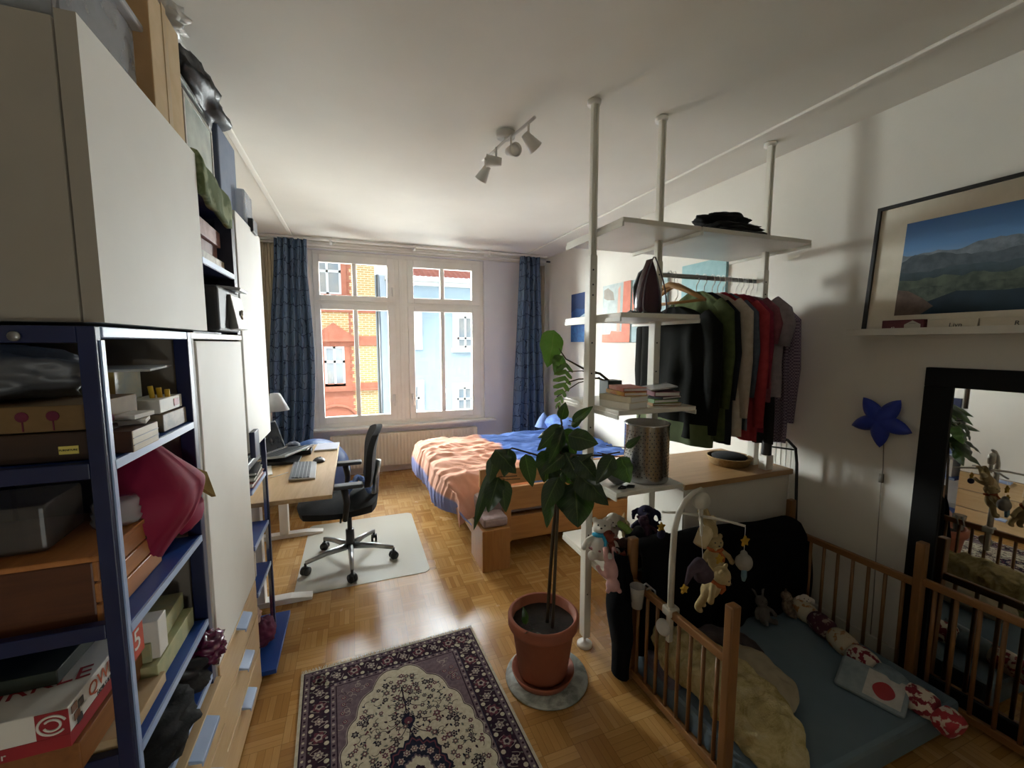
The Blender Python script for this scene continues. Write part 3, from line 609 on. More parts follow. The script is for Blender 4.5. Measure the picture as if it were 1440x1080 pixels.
pr = thing('black_printer', 'small black photo printer jutting out of the open upper shelf', 'printer', (-.50, 1.90, 1.642))
MB().box(-.58, -.435, 1.735, 2.02, 1.642, 1.80).build('body', BLACKP, pr, bevel=.01)
MB().obox((-.430, 1.935, 1.715), (.03, .155, .13), 0, 0, -.16).build('tray', STEEL, pr, bevel=.004)
MB().obox((-.44, 1.955, 1.808), (.08, .13, .012), 0, 0, .1).build('lid_flap', STEEL, pr, bevel=.003)
MB().ball((-.411, 1.95, 1.71), (.008, .02, .02)).build('emblem', CHROME, pr, smooth=True)
# ---- things on the low blue shelf
t = thing('desk_phone', 'black keyed desk phone on the low blue shelf, on the paper pile', 'phone', (-.55, 2.36, 1.02))
MB().box(-.62, -.475, 2.18, 2.46, 1.005, 1.045).build('body', BLACKP, t, bevel=.008)
q = MB(); [q.box(-.60 + .022 * i, -.585 + .022 * i, 2.22 + .03 * j, 2.24 + .03 * j, 1.045, 1.052) for i in range(5) for j in range(8)]; q.build('keypad', DARKG, t)
for k, (nm, m_, hh) in enumerate((('bright pink', mat('pink_cover', 'a8736d', '9c6862', rough=.5), .024), ('grey green', mat('grey_green_cover', '8c9286', '7d8377', rough=.6), .022), ('black', BLACKP, .018))):
    z = .927 + sum((.024, .022, .018)[:k]) + .001 * k
    tt = thing('notebook', f'{nm} notebook in the pile on the low blue shelf', 'book', (-.56, 2.36, z), 'notebooks on the low blue shelf')
    MB().obox((-.56, 2.32, z + hh / 2), (.19, .24 - .02 * k, hh * .8), .05 * k).build('pages', PAPER, tt); q = MB()
    q.obox((-.56, 2.32, z + hh - .002), (.2, .25 - .02 * k, .003), .05 * k); q.obox((-.56, 2.32, z + .002), (.2, .25 - .02 * k, .003), .05 * k); q.build('cover', m_, tt)
t = carton('card_box', 'pale wooden card box behind the desk phone on the low shelf', 'box', (-.68, 2.42, 1.0), (.1, .2, .08), 0, CARDL)
for k in range(5):
    solo('magazine', ['tall white', 'light blue', 'pale grey', 'thin beige', 'cream'][k] + ' magazine standing on the middle of the low blue shelf', 'magazine', bx(-.75, -.50, 2.20 + .03 * k, 2.222 + .03 * k, .432, .60 - .012 * k), [PAPER, PALEB, SHELFM, CARDL, CREAM][k], 'magazines in the low blue shelf')
q = crumple((-.50, 2.38, .100), (.06, .09, .058), 12, .25, 3); solo('purple_cloth_pouch', 'purple stuffed pouch on the bottom board of the low blue shelf', 'pouch', q, mat('purple_cloth', '642545', '501c37', rough=.9, bump=.3), smooth=True)
q = crumple((-.56, 2.34, .21), (.06, .08, .05), 14, .4, 3); solo('pinkish_cloth', 'crumpled pale pink cloth above the purple pouch', 'cloth', q, mat('pale_pink_cloth', 'b89b90', 'a68a80', rough=.9, bump=.3), smooth=True)

# ================================================================ DESK AND CHAIR
DESKT = wood('desk_oak', 'c9a97c', 'b79467', 'y', ns=6)
dk = thing('standing_desk', 'light oak topped desk on white metal T legs between the shelf and the window', 'desk', (-.53, 3.2, 0))
bx(-.905, -.147, 2.53, 3.87, .715, .74).build('tabletop', DESKT, dk, bevel=.003)
for y in (2.80, 3.86 - .08):
    lg = MB(); lg.box(-.62, -.555, y - .035, y + .035, .035, .70); lg.build('leg', WHITE, dk, bevel=.004)
    f = MB(); f.prism([(-.895, y - .035, .0), (-.30, y - .035, 0), (-.30, y - .035, .018), (-.42, y - .035, .035), (-.895, y - .035, .035)], (0, .07, 0)); f.build('foot', WHITE, dk, bevel=.003)
MB().box(-.66, -.52, 2.78, 3.82, .66, .713).build('crossbeam', WHITE, dk, bevel=.004)
# laptop on a wedge stand, opened towards the chair
lp = thing('laptop', 'open silver laptop with dark screen on a black riser at the desk', 'laptop', (-.52, 3.42, .742))
m_ = Matrix.Translation((-.50, 3.43, .79)) @ rot('Z', -28) @ rot('Y', -8)
def lbx(name, mm, par, *a, bevel=.002):
    q = MB().box(*a); q.xf(m_); return q.build(name, mm, par, bevel=bevel)
base = lbx('base', ALU, lp, -.12, .12, -.17, .17, 0, .014)
q = MB(); [q.box(-.10 + .026 * i, -.079 + .026 * i, -.15 + .0255 * j, -.129 + .0255 * j, .014, .0165) for i in range(6) for j in range(12)]; q.xf(m_); q.build('keys', DARKG, base)
q = MB().box(.068, .112, -.05, .05, .014, .0145).xf(m_); q.build('touchpad', STEEL, base)
m2 = m_ @ Matrix.Translation((-.12, 0, .014)) @ rot('Y', -12)
q = MB().box(-.006, 0, -.17, .17, 0, .225).xf(m2); sc_ = q.build('screen', DARKG, lp, bevel=.002)
q = MB().box(0, .001, -.160, .160, .01, .215).xf(m2); q.build('display', mat('screen_off', '2b2d30', '242629', rough=.12), sc_)
q = MB(); q.prism([(-.64, 3.28, .742), (-.40, 3.28, .742), (-.40, 3.28, .752), (-.64, 3.28, .775)], (0, .26, 0)); solo('laptop_riser', 'black wedge riser under the silver laptop', 'stand', q, BLACKP, bevel=.002)
kb = thing('keyboard', 'silver external keyboard with dark keys on the desk', 'keyboard', (-.34, 3.05, .742))
m_ = Matrix.Translation((-.345, 3.055, .743)) @ rot('Z', 3) @ rot('Y', 4)
q = MB().box(-.075, .075, -.205, .205, 0, .014).xf(m_); q.build('body', STEEL, kb, bevel=.003)
q = MB(); [q.box(-.060 + .021 * i, -.043 + .021 * i, -.19 + .0255 * j, -.169 + .0255 * j, .014, .019) for i in range(5) for j in range(15)]; q.xf(m_); q.build('keys', mat('dark_keys', '4c4d52', '424347', rough=.5), kb)
q = MB().ball((-.268, 3.29, .742), (.042, .055, .030)); q.v = [Vector((p.x, p.y, max(p.z, .742))) for p in q.v]
ms = thing('computer_mouse', 'dark mouse on the desk beyond the keyboard', 'mouse', (-.268, 3.29, .742)); q.build('body', mat('mouse_dark', '2e2422', '251d1b', rough=.4), ms, smooth=True)
MB().cyl((-.262, 3.285, .770), (-.254, 3.285, .770), .008).build('wheel', DARKG, ms, smooth=True)
nb = thing('white_notebook', 'white paper pad at the far corner of the desk', 'notepad', (-.235, 3.71, .742)); MB().obox((-.235, 3.71, .747), (.17, .23, .010), -.05).build('pages', PAPER, nb, bevel=.001)
MB().obox((-.235, 3.71, .7535), (.17, .23, .002), -.05).build('cover', mat('pale_violet_paper', 'd0d3e2', 'c8cbdc', rough=.7), nb)
pt = thing('pen_tray', 'small dark tray of pens and oddments near the far desk edge', 'tray', (-.40, 3.60, .742))
q = MB(); q.box(-.46, -.34, 3.52, 3.67, .742, .746); q.box(-.46, -.455, 3.52, 3.67, .746, .775); q.box(-.345, -.34, 3.52, 3.67, .746, .775); q.box(-.455, -.345, 3.52, 3.525, .746, .775); q.box(-.455, -.345, 3.665, 3.67, .746, .775); q.build('tray', BLACKP, pt, bevel=.001)
for k, cc in enumerate(('c9c45a', '3d7a55', 'c8c4b8')):
    solo('pen', ['yellow', 'green', 'pale grey'][k] + ' pen lying in the dark tray on the desk', 'pen', MB().cyl((-.44 + .03 * k, 3.53, .757 + .001 * k), (-.40 + .02 * k, 3.65, .772), .006), mat('pen_' + cc, cc, rough=.4), 'pens in the desk tray', smooth=True)
q = crumple((-.49, 3.73, .775), (.05, .06, .032), 4, .2, 2.5); solo('glasses_case', 'dark blue crumpled case beside the laptop at the far desk edge', 'case', q, mat('navy_case', '24304a', '1c2740', rough=.5), smooth=True)
cb = MB().tube([(-.44, 3.07, .744), (-.50, 3.0, .744), (-.58, 2.97, .744), (-.66, 3.02, .744), (-.74, 2.95, .744), (-.83, 3.0, .744)], .0022, 6); solo('charging_cable', 'thin pale cable trailing over the desk top', 'cable', cb, PAPER, smooth=True)
sp = solo('paper_sheets', 'loose white sheets under the laptop on the desk', 'paper', MB().obox((-.66, 3.18, .7435), (.21, .3, .002), .2), PAPER)
lm = thing('desk_lamp', 'desk lamp with a pale cone shade behind the laptop', 'lamp', (-.62, 3.66, .742))
MB().lathe([(.001, 0), (.07, 0), (.07, .012), (.012, .02), (.010, .10), (.001, .10)], (-.62, 3.66, .742)).build('base', DARKG, lm, smooth=True)
MB().tube([(-.62, 3.66, .84), (-.62, 3.66, 1.10), (-.60, 3.66, 1.2)], .008).build('arm', STEEL, lm, smooth=True)
MB().lathe([(.035, .13), (.095, 0.0), (.093, 0.0), (.033, .128), (.001, .128)], (-.585, 3.66, 1.08)).build('lamp_shade', mat('lamp_shade_white', 'c9ccd0', 'bfc2c6', rough=.5), lm, smooth=True)
solo('exercise_ball', 'blue gymnastics ball behind the desk by the radiator', 'ball', MB().ball((-.40, 4.50, .325), .325, nu=40, nv=26), mat('blue_vinyl', '3f5f96', '3a588c', rough=.45, ns=3), smooth=True)
# office chair, facing the desk (-X)
ch = thing('office_chair', 'black swivel office chair with silver five-star base on the floor mat', 'chair', (-.06, 3.17, 0))
CX, CY = -.075, 3.19
MESH = mat('black_mesh_cloth', '232326', '1b1b1e', rough=.85, ns=60, bump=.3, bs=900)
for k, a in enumerate((200, 272, 344, 56, 128)):
    a = radians(a); e = Vector((CX + .31 * cos(a), CY + .31 * sin(a), .085)); s0 = Vector((CX + .03 * cos(a), CY + .03 * sin(a), .115))
    lgm = MB().tube([s0, (s0 + e) / 2 + Vector((0, 0, .01)), e + Vector((0, 0, .002))], [.026, .021, .015], 8, flat=.8); l_ = lgm.build('base_arm', ALU, ch, smooth=True)
    c = MB(); tx, ty = -sin(a + .6), cos(a + .6)
    for sgn in (-1, 1): c.cyl((e.x + tx * sgn * .022, e.y + ty * sgn * .022, .031), (e.x + tx * sgn * .006, e.y + ty * sgn * .006, .031), .030, n=18)
    c.cyl((e.x, e.y, .03), (e.x, e.y, .085), .009); c.ball((e.x, e.y, .05), (.022, .022, .014))
    c.build('caster', BLACKP, l_, smooth=True)
q = MB(); q.cyl((CX, CY, .10), (CX, CY, .24), .030); q.cyl((CX, CY, .24), (CX, CY, .41), .016); q.build('gas_column', DARKG, ch, smooth=True)
def slab(fn_top, fn_bot, n=14):
    mb = MB(); mb.grid(fn_top, n, n); mb.grid(lambda u, v: fn_bot(1 - u, v), n, n)
    for (u0, v0, u1, v1) in ((0, 0, 1, 0), (1, 0, 1, 1), (1, 1, 0, 1), (0, 1, 0, 0)):
        mb.grid(lambda s, t_, a=(u0, v0, u1, v1): fn_top(a[2] + (a[0] - a[2]) * s, a[3] + (a[1] - a[3]) * s) * (1 - t_) + fn_bot(a[2] + (a[0] - a[2]) * s, a[3] + (a[1] - a[3]) * s) * t_, n, 1)
    return mb
def sq_round(u, v):           # map unit square to a rounded square in -1..1
    x, y = 2 * u - 1, 2 * v - 1; return x * math.sqrt(1 - .32 * y * y), y * math.sqrt(1 - .32 * x * x)
def seat_t(u, v):
    x, y = sq_round(u, v); return Vector((CX - .065 + .27 * x, CY + .26 * y, .485 - .03 * x ** 4 * (x < 0) - .02 * y ** 4 + .012 * x * x))
def seat_b(u, v):
    x, y = sq_round(u, v); return Vector((CX - .065 + .26 * x, CY + .25 * y, .425))
slab(seat_t, seat_b).build('seat', BLACKC, ch, smooth=True)
q = MB(); q.box(CX - .15, CX + .12, CY - .07, CY + .07, .385, .425); q.cyl((CX - .05, CY - .25, .40), (CX - .05, CY - .05, .40), .007); q.build('mechanism', DARKG, ch, bevel=.006)
def back_f(u, v, d):
    x, y = sq_round(u, v); z = .60 + (y + 1) / 2 * .44; w_ = .215 + .015 * sin((y + 1) * 1.5)
    return Vector((CX + .125 + .115 * ((y + 1) / 2) ** 1.2 - .018 * sin(y * 2.4) + d - .035 * x * x * -1 * -1, CY + w_ * x, z + .02 - .06))
slab(lambda u, v: back_f(1 - u, v, -.018), lambda u, v: back_f(1 - u, v, .022)).build('backrest', MESH, ch, smooth=True)
q = MB(); q.tube([(CX + .03, CY, .40), (CX + .14, CY, .41), (CX + .185, CY, .50), (CX + .195, CY, .62), (CX + .215, CY, .74)], [.026, .028, .024, .022, .018], 10, flat=1.6); q.build('back_support', ALU, ch, smooth=True)
for s_ in (-1, 1):
    q = MB(); y = CY + s_ * .285
    q.tube([(CX - .02, CY + s_ * .18, .41), (CX - .02, y, .43), (CX - .005, y, .55), (CX - .02, y, .645)], [.018, .018, .022, .024], 10); ar = q.build('armrest', BLACKP, ch, smooth=True)
    pd = MB().box(CX - .14, CX + .10, y - .04, y + .04, .645, .672); lab(pd.build('pad', DARKG, ar, bevel=.010), 'grey arm pad')
def jk(u, v):
    return Vector((CX + .00 + .15 * u + .02 * nz(u * 3, v * 3, 1), CY - .10 + .30 * v, .50 + .15 * (1 - abs(u - .5) * 1.6) * (1 - .5 * v) + .02 * nz(u * 6, v * 6, 5)))
solo('blue_jumper', 'crumpled blue jumper lying on the seat of the office chair', 'jumper', MB().grid(jk, 24, 24), fabric('denim_blue', '6b82b4', '5c73a6'), smooth=True, solid=.015)
# floor mat
def rrect(x0, x1, y0, y1, r, z, n=6):
    P = []
    for (cx, cy, a0) in ((x1 - r, y1 - r, 0), (x0 + r, y1 - r, 90), (x0 + r, y0 + r, 180), (x1 - r, y0 + r, 270)):
        for k in range(n + 1):
            a = radians(a0 + 90 * k / n); P.append((cx + r * cos(a), cy + r * sin(a), z))
    return P
FM, nt, b = new_mat('frosted_polycarbonate'); f_ = noise_f(nt, coords(nt), 5); b.inputs['Base Color'].default_value = srgb('d2cebf'); b.inputs['Roughness'].default_value = .22; b.inputs['Alpha'].default_value = .72
solo('chair_mat', 'milky see-through rectangular chair mat on the parquet', 'floor mat', MB().prism(rrect(-.415, .45, 2.83, 3.93, .05, .0012), (0, 0, .003)), FM)

# ================================================================ CURTAINS
def curtain_mat(name, c1, c2, line):
    m, nt, b = new_mat(name); tc = nd(nt, 'ShaderNodeTexCoord'); mp = nd(nt, 'ShaderNodeMapping'); mp.inputs['Scale'].default_value = (9, 26, 1)
    nt.links.new(tc.outputs['UV'], mp.inputs[0]); br = nd(nt, 'ShaderNodeTexBrick'); nt.links.new(mp.outputs[0], br.inputs[0])
    wn_ = nd(nt, 'ShaderNodeTexNoise'); nt.links.new(mp.outputs[0], wn_.inputs['Vector']); wn_.inputs['Scale'].default_value = .8
    vm = nd(nt, 'ShaderNodeVectorMath', operation='MULTIPLY_ADD'); nt.links.new(wn_.outputs['Color'], vm.inputs[0]); vm.inputs[1].default_value = (1.6, 1.4, 0); nt.links.new(mp.outputs[0], vm.inputs[2]); nt.links.new(vm.outputs[0], br.inputs[0])
    br.inputs['Color1'].default_value = srgb(c1); br.inputs['Color2'].default_value = srgb(c2); br.inputs['Mortar'].default_value = srgb(line)
    br.inputs['Scale'].default_value = 1.0; br.inputs['Brick Width'].default_value = 1.3; br.inputs['Row Height'].default_value = 1.6; br.inputs['Mortar Size'].default_value = .045
    br.offset = .37; br.squash = .6; br.squash_frequency = 2
    nt.links.new(br.outputs[0], b.inputs['Base Color']); b.inputs['Roughness'].default_value = .85; b.inputs['Specular IOR Level'].default_value = .2
    return m
CURT = curtain_mat('blue_patterned_curtain', '64758b', '56687f', '27334a'); SHEER = mat('ivory_voile', 'c8bda6', 'b9ae96', rough=.9, ns=8, stretch=(6, 6, .4))
def curtain(name, label, top, bot, z1, z0, folds, amp, m, y_of=lambda v: 0, ph=0.0, xo=lambda u, v: 0):
    def fn(u, v):
        s = v; x = (top[0] + (top[1] - top[0]) * u) * (1 - s) + (bot[0] + (bot[1] - bot[0]) * u) * s + xo(u, v)
        a = amp * (.55 + .45 * s); w_ = u + .02 * nz(u * 3, v * 2.5, ph)
        y = (top[2] * (1 - s) + bot[2] * s) + a * sin(w_ * folds * 2 * pi + ph) + .4 * a * sin(w_ * folds * 4.6 * pi + 1.3) * (1 - .4 * s) + .02 * nz(u * 5, v * 4, ph) + y_of(v)
        return Vector((x, y, z1 + (z0 - z1) * v))
    return solo(name, label, 'curtain', MB().grid(fn, 130, 50), m, smooth=True, solid=.003)
curtain('curtain', 'dark blue block patterned curtain gathered left of the window behind the desk', (-.745, -.435, 5.07), (-.87, -.50, 5.10), 2.695, .25, 5, .045, CURT, xo=lambda u, v: .10 * sin(min(1, max(0, (v - .15) / .85)) * pi) * (u - .4))
curtain('curtain', 'dark blue block patterned curtain right of the window beside the bed', (2.02, 2.29, 5.07), (1.90, 2.40, 5.07), 2.695, .06, 4, .045, CURT, ph=1.1)
curtain('net_curtain', 'ivory voile curtain at the left end of the curtain track', (-.915, -.76, 5.20), (-.91, -.76, 5.20), 2.66, .10, 4, .02, SHEER, ph=.5)
curtain('net_curtain', 'ivory voile curtain at the right wall corner', (2.33, 2.42, 5.20), (2.32, 2.43, 5.20), 2.62, .06, 3, .018, SHEER, ph=2.2)
rl = thing('curtain_track', 'white double curtain track under the ceiling in front of the window', 'curtain rail', (.78, 5.1, 2.70))
q = MB(); q.box(-.90, 2.38, 5.05, 5.09, 2.70, 2.72); q.build('track', WHITE, rl, bevel=.003)
q = MB(); q.box(-.90, 2.43, 5.195, 5.21, 2.665, 2.68); q.build('track', WHITE, rl, bevel=.002)
for x in (-.2, .70, 1.6):
    MB().box(x - .012, x + .012, 5.055, 5.26, 2.68, 2.73).build('bracket', WHITE, rl, bevel=.002)
MB().cyl((2.38, 5.07, 2.65), (2.43, 5.07, 2.65), .012).build('end_knob', DARKG, rl, smooth=True)

# ================================================================ BED
PINE = wood('beech_bed', 'b5834c', 'a27040', 'x', ns=6); PINEZ = wood('beech_bed', 'b5834c', 'a27040', 'z', ns=6); PINEY = wood('beech_bed', 'c49560', 'b5834c', 'y', ns=6)
bed = thing('bed', 'low beech wood bed with slatted side rail, standing under the right curtain', 'bed', (1.6, 3.7, 0))
bx(.785, .99, 2.675, 2.98, 0, .302).build('leg', PINEZ, bed, bevel=.004)
bx(.80, .99, 4.28, 4.50, 0, .302).build('leg', PINEZ, bed, bevel=.004)
bx(2.25, 2.44, 2.70, 2.90, 0, .302).build('leg', PINEZ, bed, bevel=.004)
bx(2.25, 2.44, 4.28, 4.50, 0, .302).build('leg', PINEZ, bed, bevel=.004)
bx(.99, 1.045, 2.80, 2.86, .13, .66).build('rail_post', PINEZ, bed, bevel=.004)
bx(.825, 1.05, 2.86, 2.89, .545, .68).build('corner_block', PINEZ, bed, bevel=.004)
for z0, z1 in ((.13, .315), (.365, .54), (.565, .682)):
    bx(1.045, 2.44, 2.815, 2.85, z0, z1).build('side_board', PINE, bed, bevel=.003)
bx(.80, .825, 2.98, 4.30, .14, .265).build('end_board', PINEY, bed, bevel=.003)
bx(.99, 2.44, 4.42, 4.45, .13, .315).build('side_board', PINE, bed, bevel=.003)
solo('mattress', 'pale mattress showing at the corner of the beech bed', 'mattress', bx(.80, 2.40, 2.875, 4.40, .31, .475), mat('ticking', 'b5a6a4', 'aa9b9a', rough=.9, ns=8), bevel=.03)
q = bx(.80, .985, 2.70, 2.865, .305, .375); solo('folded_pink_blanket', 'greyish pink folded blanket on the square corner block of the bed', 'blanket', q, fabric('grey_pink', 'b09c9b', 'a08c8c'), bevel=.02)
DUV, nt, b = new_mat('duvet_print'); tc = nd(nt, 'ShaderNodeTexCoord'); sx = nd(nt, 'ShaderNodeSeparateXYZ'); nt.links.new(tc.outputs['UV'], sx.inputs[0])
n1 = noise_f(nt, tc.outputs['UV'], 4, 4, .6, .5); edge_ = mt(nt, 'ADD', mt(nt, 'ADD', sx.outputs[0], mt(nt, 'MULTIPLY', mt(nt, 'SUBTRACT', n1, .5), .12)), mt(nt, 'MULTIPLY', mt(nt, 'ABSOLUTE', mt(nt, 'SUBTRACT', sx.outputs[1], .42)), .10))
f1 = nd(nt, 'ShaderNodeMapRange'); nt.links.new(edge_, f1.inputs[0]); f1.inputs[1].default_value = .505; f1.inputs[2].default_value = .525
nn = noise_f(nt, tc.outputs['UV'], 22, 3); org_ = mixc(nt, nn, srgb('d4957a'), srgb('e3b29c')); blu_ = mixc(nt, nn, srgb('4766ae'), srgb('6583c0'))
c_ = mixc(nt, f1.outputs[0], org_, blu_); f2 = nd(nt, 'ShaderNodeMapRange'); nt.links.new(mt(nt, 'ADD', sx.outputs[0], mt(nt, 'MULTIPLY', n1, .03)), f2.inputs[0]); f2.inputs[1].default_value = .105; f2.inputs[2].default_value = .09
c_ = mixc(nt, f2.outputs[0], c_, srgb('8e93c4')); nt.links.new(c_, b.inputs['Base Color']); b.inputs['Roughness'].default_value = .85; b.inputs['Specular IOR Level'].default_value = .2
def duv(u, v):                       # arc length across the end of the bed, then over the top
    s = u * 2.10; y0 = 2.885 - .14 * max(0, 1 - s / .52); y1 = 4.62; y = y0 + (y1 - y0) * v
    if s < .30: x = .60 - .02 * sin(s / .3 * pi); z = .245 + s * .88 + (1 - s / .3) * .13 * max(0, 1 - v / .4)
    elif s < .50: a = (s - .30) / .20 * pi / 2; x = .60 + .135 * (1 - cos(a)); z = .509 + .055 * sin(a)
    else: x = .735 + (s - .50) * 1.03; z = .564
    rr = nz(x * 1.6 + y * 1.2, y * 5.5 - x * 1.5, 3) ; r2 = nz(x * 5 + 7, y * 13 + x * 6, 1); r3 = nz(x * 22, y * 24, 6)
    fold = .022 * (1 - abs(rr) * 2) + .016 * (1 - abs(r2) * 2.5) + .004 * r3
    z += fold * (1 if s > .3 else .4)
    if s < .4: x -= fold * 1.1 * (1 - s / .5) + .03 * sin(v * 9)* (1 - s / .4)
    if v > .86: z -= ((v - .86) / .14) ** 2 * .33 * (1 if s > .4 else .2)
    if v < .05: z -= (.05 - v) / .05 * .055
    x += .15 * max(0, 1 - v / .34) ** 1.2 * max(0, 1 - s / .6)
    if x < .95 and v < .12 and s > .3: z -= (.12 - v) / .12 * .20 * min(1, (.95 - x) / .1)
    return Vector((x, y, z))
solo('duvet', 'rumpled duvet, orange at the foot and blue towards the pillow, on the bed', 'duvet', MB().grid(duv, 210, 170), DUV, smooth=True, solid=.006)
q = crumple((2.20, 4.25, .66), (.14, .30, .10), 31, .2, 2); solo('pillow', 'blue pillow propped against the wall at the head of the bed', 'pillow', q, fabric('pillow_blue', '6f8ccb', '5f7cc0'), smooth=True)
q = MB()
def pk(u, v): a = 2 * pi * u; r = .12 * (1 - v) ** .8 + .006; return Vector((2.10 + r * cos(a) * .8, 4.52 + r * sin(a), .60 + .17 * v + .01 * nz(u * 4, v * 4)))
solo('pillow', 'light blue pillow corner sticking up at the far side of the bed', 'pillow', q.grid(pk, 24, 12), fabric('pillow_pale_blue', '8da6da', '7d97cf'), smooth=True)

# ================================================================ CEILING SPOT LAMP
sl = thing('ceiling_spot_lamp', 'white ceiling spot bar with four tilted spot heads', 'ceiling lamp', (.80, 2.24, 2.73))
SPM = mat('spot_enamel', 'cfcbc4', 'c5c1ba', rough=.4, ns=4)
MB().lathe([(.001, 0), (.05, 0), (.052, .012), (.052, .027), (.001, .027)], (.805, 2.243, 2.702)).build('base', SPM, sl, smooth=True)
MB().tube([(.852, 1.96, 2.68), (.83, 2.10, 2.68), (.805, 2.243, 2.69), (.78, 2.37, 2.68), (.755, 2.51, 2.68)], .008).build('bar', SPM, sl, smooth=True)
MB().cyl((.805, 2.243, 2.69), (.805, 2.243, 2.703), .008).build('stem', SPM, sl, smooth=True)
for (x, y, dx, dy, dz, wide) in ((.758, 2.47, -.35, .55, -.75, 1.1), (.776, 2.32, -.75, .25, .05, 1.0), (.808, 2.17, .15, -1, -.25, 1.0), (.845, 2.02, .7, .15, -.55, 1.15)):
    d = Vector((dx, dy, dz)).normalized(); c = Vector((x, y, 2.605)); rm = d.to_track_quat('Z', 'Y').to_matrix().to_4x4()
    MB().cyl((x, y, 2.68), (x, y, 2.615), .006).build('stem', SPM, sl, smooth=True)
    s_ = MB().lathe([(.001, -.03), (.020, -.03), (.024, -.01), (.034 * wide, .055), (.031 * wide, .055), (.020, .0), (.001, .0)], c, 24, m=rm).build('spot_head', SPM, sl, smooth=True)
    lab(MB().lathe([(.001, .04), (.026, .04), (.026, .043), (.001, .043)], c, 20, m=rm).build('bulb', mat('bulb_glass', 'e8e4da', rough=.2), s_, smooth=True), 'pale bulb face')

# ================================================================ FLOOR-TO-CEILING POLE SHELVING
ps = thing('pole_shelving', 'white floor to ceiling pole shelving dividing the room, with clothes rail', 'shelf', (1.7, 1.88, 0))
PX = ((1.094, 1.819), (1.490, 1.827), (2.253, 1.830))
for (x, y) in PX:
    q = MB(); q.box(x - .019, x + .019, y - .026, y + .026, .055, 2.02)
    p = q.build('post', POSTM, ps, bevel=.004)
    q = MB(); [q.cyl((x - .004, y - .0265, z), (x - .004, y - .0275, z), .0045, n=10) for z in (.30, .62, .80, 1.02, 1.18, 1.45, 1.60, 1.83, 1.88, 1.95)]; q.build('screw_hole', DARKG, p)
    q = MB(); q.box(x - .015, x + .015, y - .018, y + .006, 1.985, 2.71); q.box(x - .015, x - .004, y - .023, y - .018, 1.985, 2.71); q.box(x + .004, x + .015, y - .023, y - .018, 1.985, 2.71); q.build('upper_tube', POSTM, p, bevel=.002)
    MB().lathe([(.001, 2.708), (.030, 2.708), (.032, 2.715), (.032, 2.7285), (.001, 2.7285)], (x, y, 0)).build('ceiling_plate', WHITE, p, smooth=True)
    q = MB().lathe([(.001, 0.0), (.040, 0.0), (.040, .012), (.034, .018), (.008, .022), (.008, .06), (.001, .06)], (x, y, 0)); q.build('foot', WHITE, p, smooth=True)
def sb(x0, x1, z, y0=1.59, y1=2.115, lp=True):
    b_ = bx(x0, x1, y0, y1, z - .022, z).build('shelf', SHELFM, ps, bevel=.003)
    for x in (x0, x1): bx(x - .004, x + .004, y0, y1, z - .040, z - .018).build('bracket', POSTM, b_, bevel=.002)
sb(1.112, 1.548, 2.145); sb(1.556, 2.30, 2.145); sb(1.112, 1.56, 1.735); sb(1.112, 1.56, 1.292); sb(1.112, 1.50, .908); sb(1.112, 1.50, .492)
q = MB(); q.tube([(1.55, 1.88, 1.965), (2.30, 1.88, 1.965)], .0125, 14); q.build('clothes_rail', ALU, ps, smooth=True)
q = MB(); q.tube([(2.27, 1.88, 1.985), (2.30, 1.86, 1.98), (2.305, 1.86, 1.93), (2.295, 1.86, 1.90)], .012, 10); q.build('rail_bracket', BLACKP, ps, smooth=True)
# folded jackets on the top shelf
def folded(name, label, c, s, m, seed, layers=4):
    mb = MB()
    for k in range(layers):
        z = c[2] + s[2] * k / layers; h = s[2] / layers
        def f(u, v, z=z, h=h, k=k):
            x = c[0] + s[0] * (u - .5) * (1 - .06 * k) + .02 * nz(k * 3, v * 2, seed); y = c[1] + s[1] * (v - .5) * (1 - .08 * k) + .015 * nz(u * 3, k * 2, seed)
            e = min(u, 1 - u, v, 1 - v); return x, y, z, h, e
        def top(u, v): x, y, z_, h_, e = f(u, v); return Vector((x, y, z_ + h_ * (.5 + .5 * min(1, e / .08) ** .5) + .010 * nz(u * 5, v * 5, seed + k)))
        def bot(u, v): x, y, z_, h_, e = f(u, v); return Vector((x, y, z_ + h_ * (.5 - .5 * min(1, e / .08) ** .5)))
        mb.grid(top, 20, 16); mb.grid(lambda u, v: bot(1 - u, v), 20, 16)
    return solo(name, label, 'clothes', mb, m, smooth=True)
folded('folded_jacket', 'folded dark grey jacket on the top shelf of the pole shelving', (1.92, 1.80, 2.147), (.36, .26, .085), mat('charcoal_cloth', '34332f', '28272b', rough=.95, ns=20, bump=.3, bs=200), 4)
q = crumple((1.88, 1.80, 2.255), (.15, .10, .030), 6, .3, 2.5); solo('black_scarf', 'crumpled black scarf on top of the folded jacket', 'scarf', q, BLACKC, smooth=True)
folded('folded_cloth', 'folded beige cloth left of the grey jacket on the top shelf', (1.69, 1.86, 2.147), (.14, .22, .035), fabric('beige_cloth', '978d7e', '8a8172'), 9, 2)
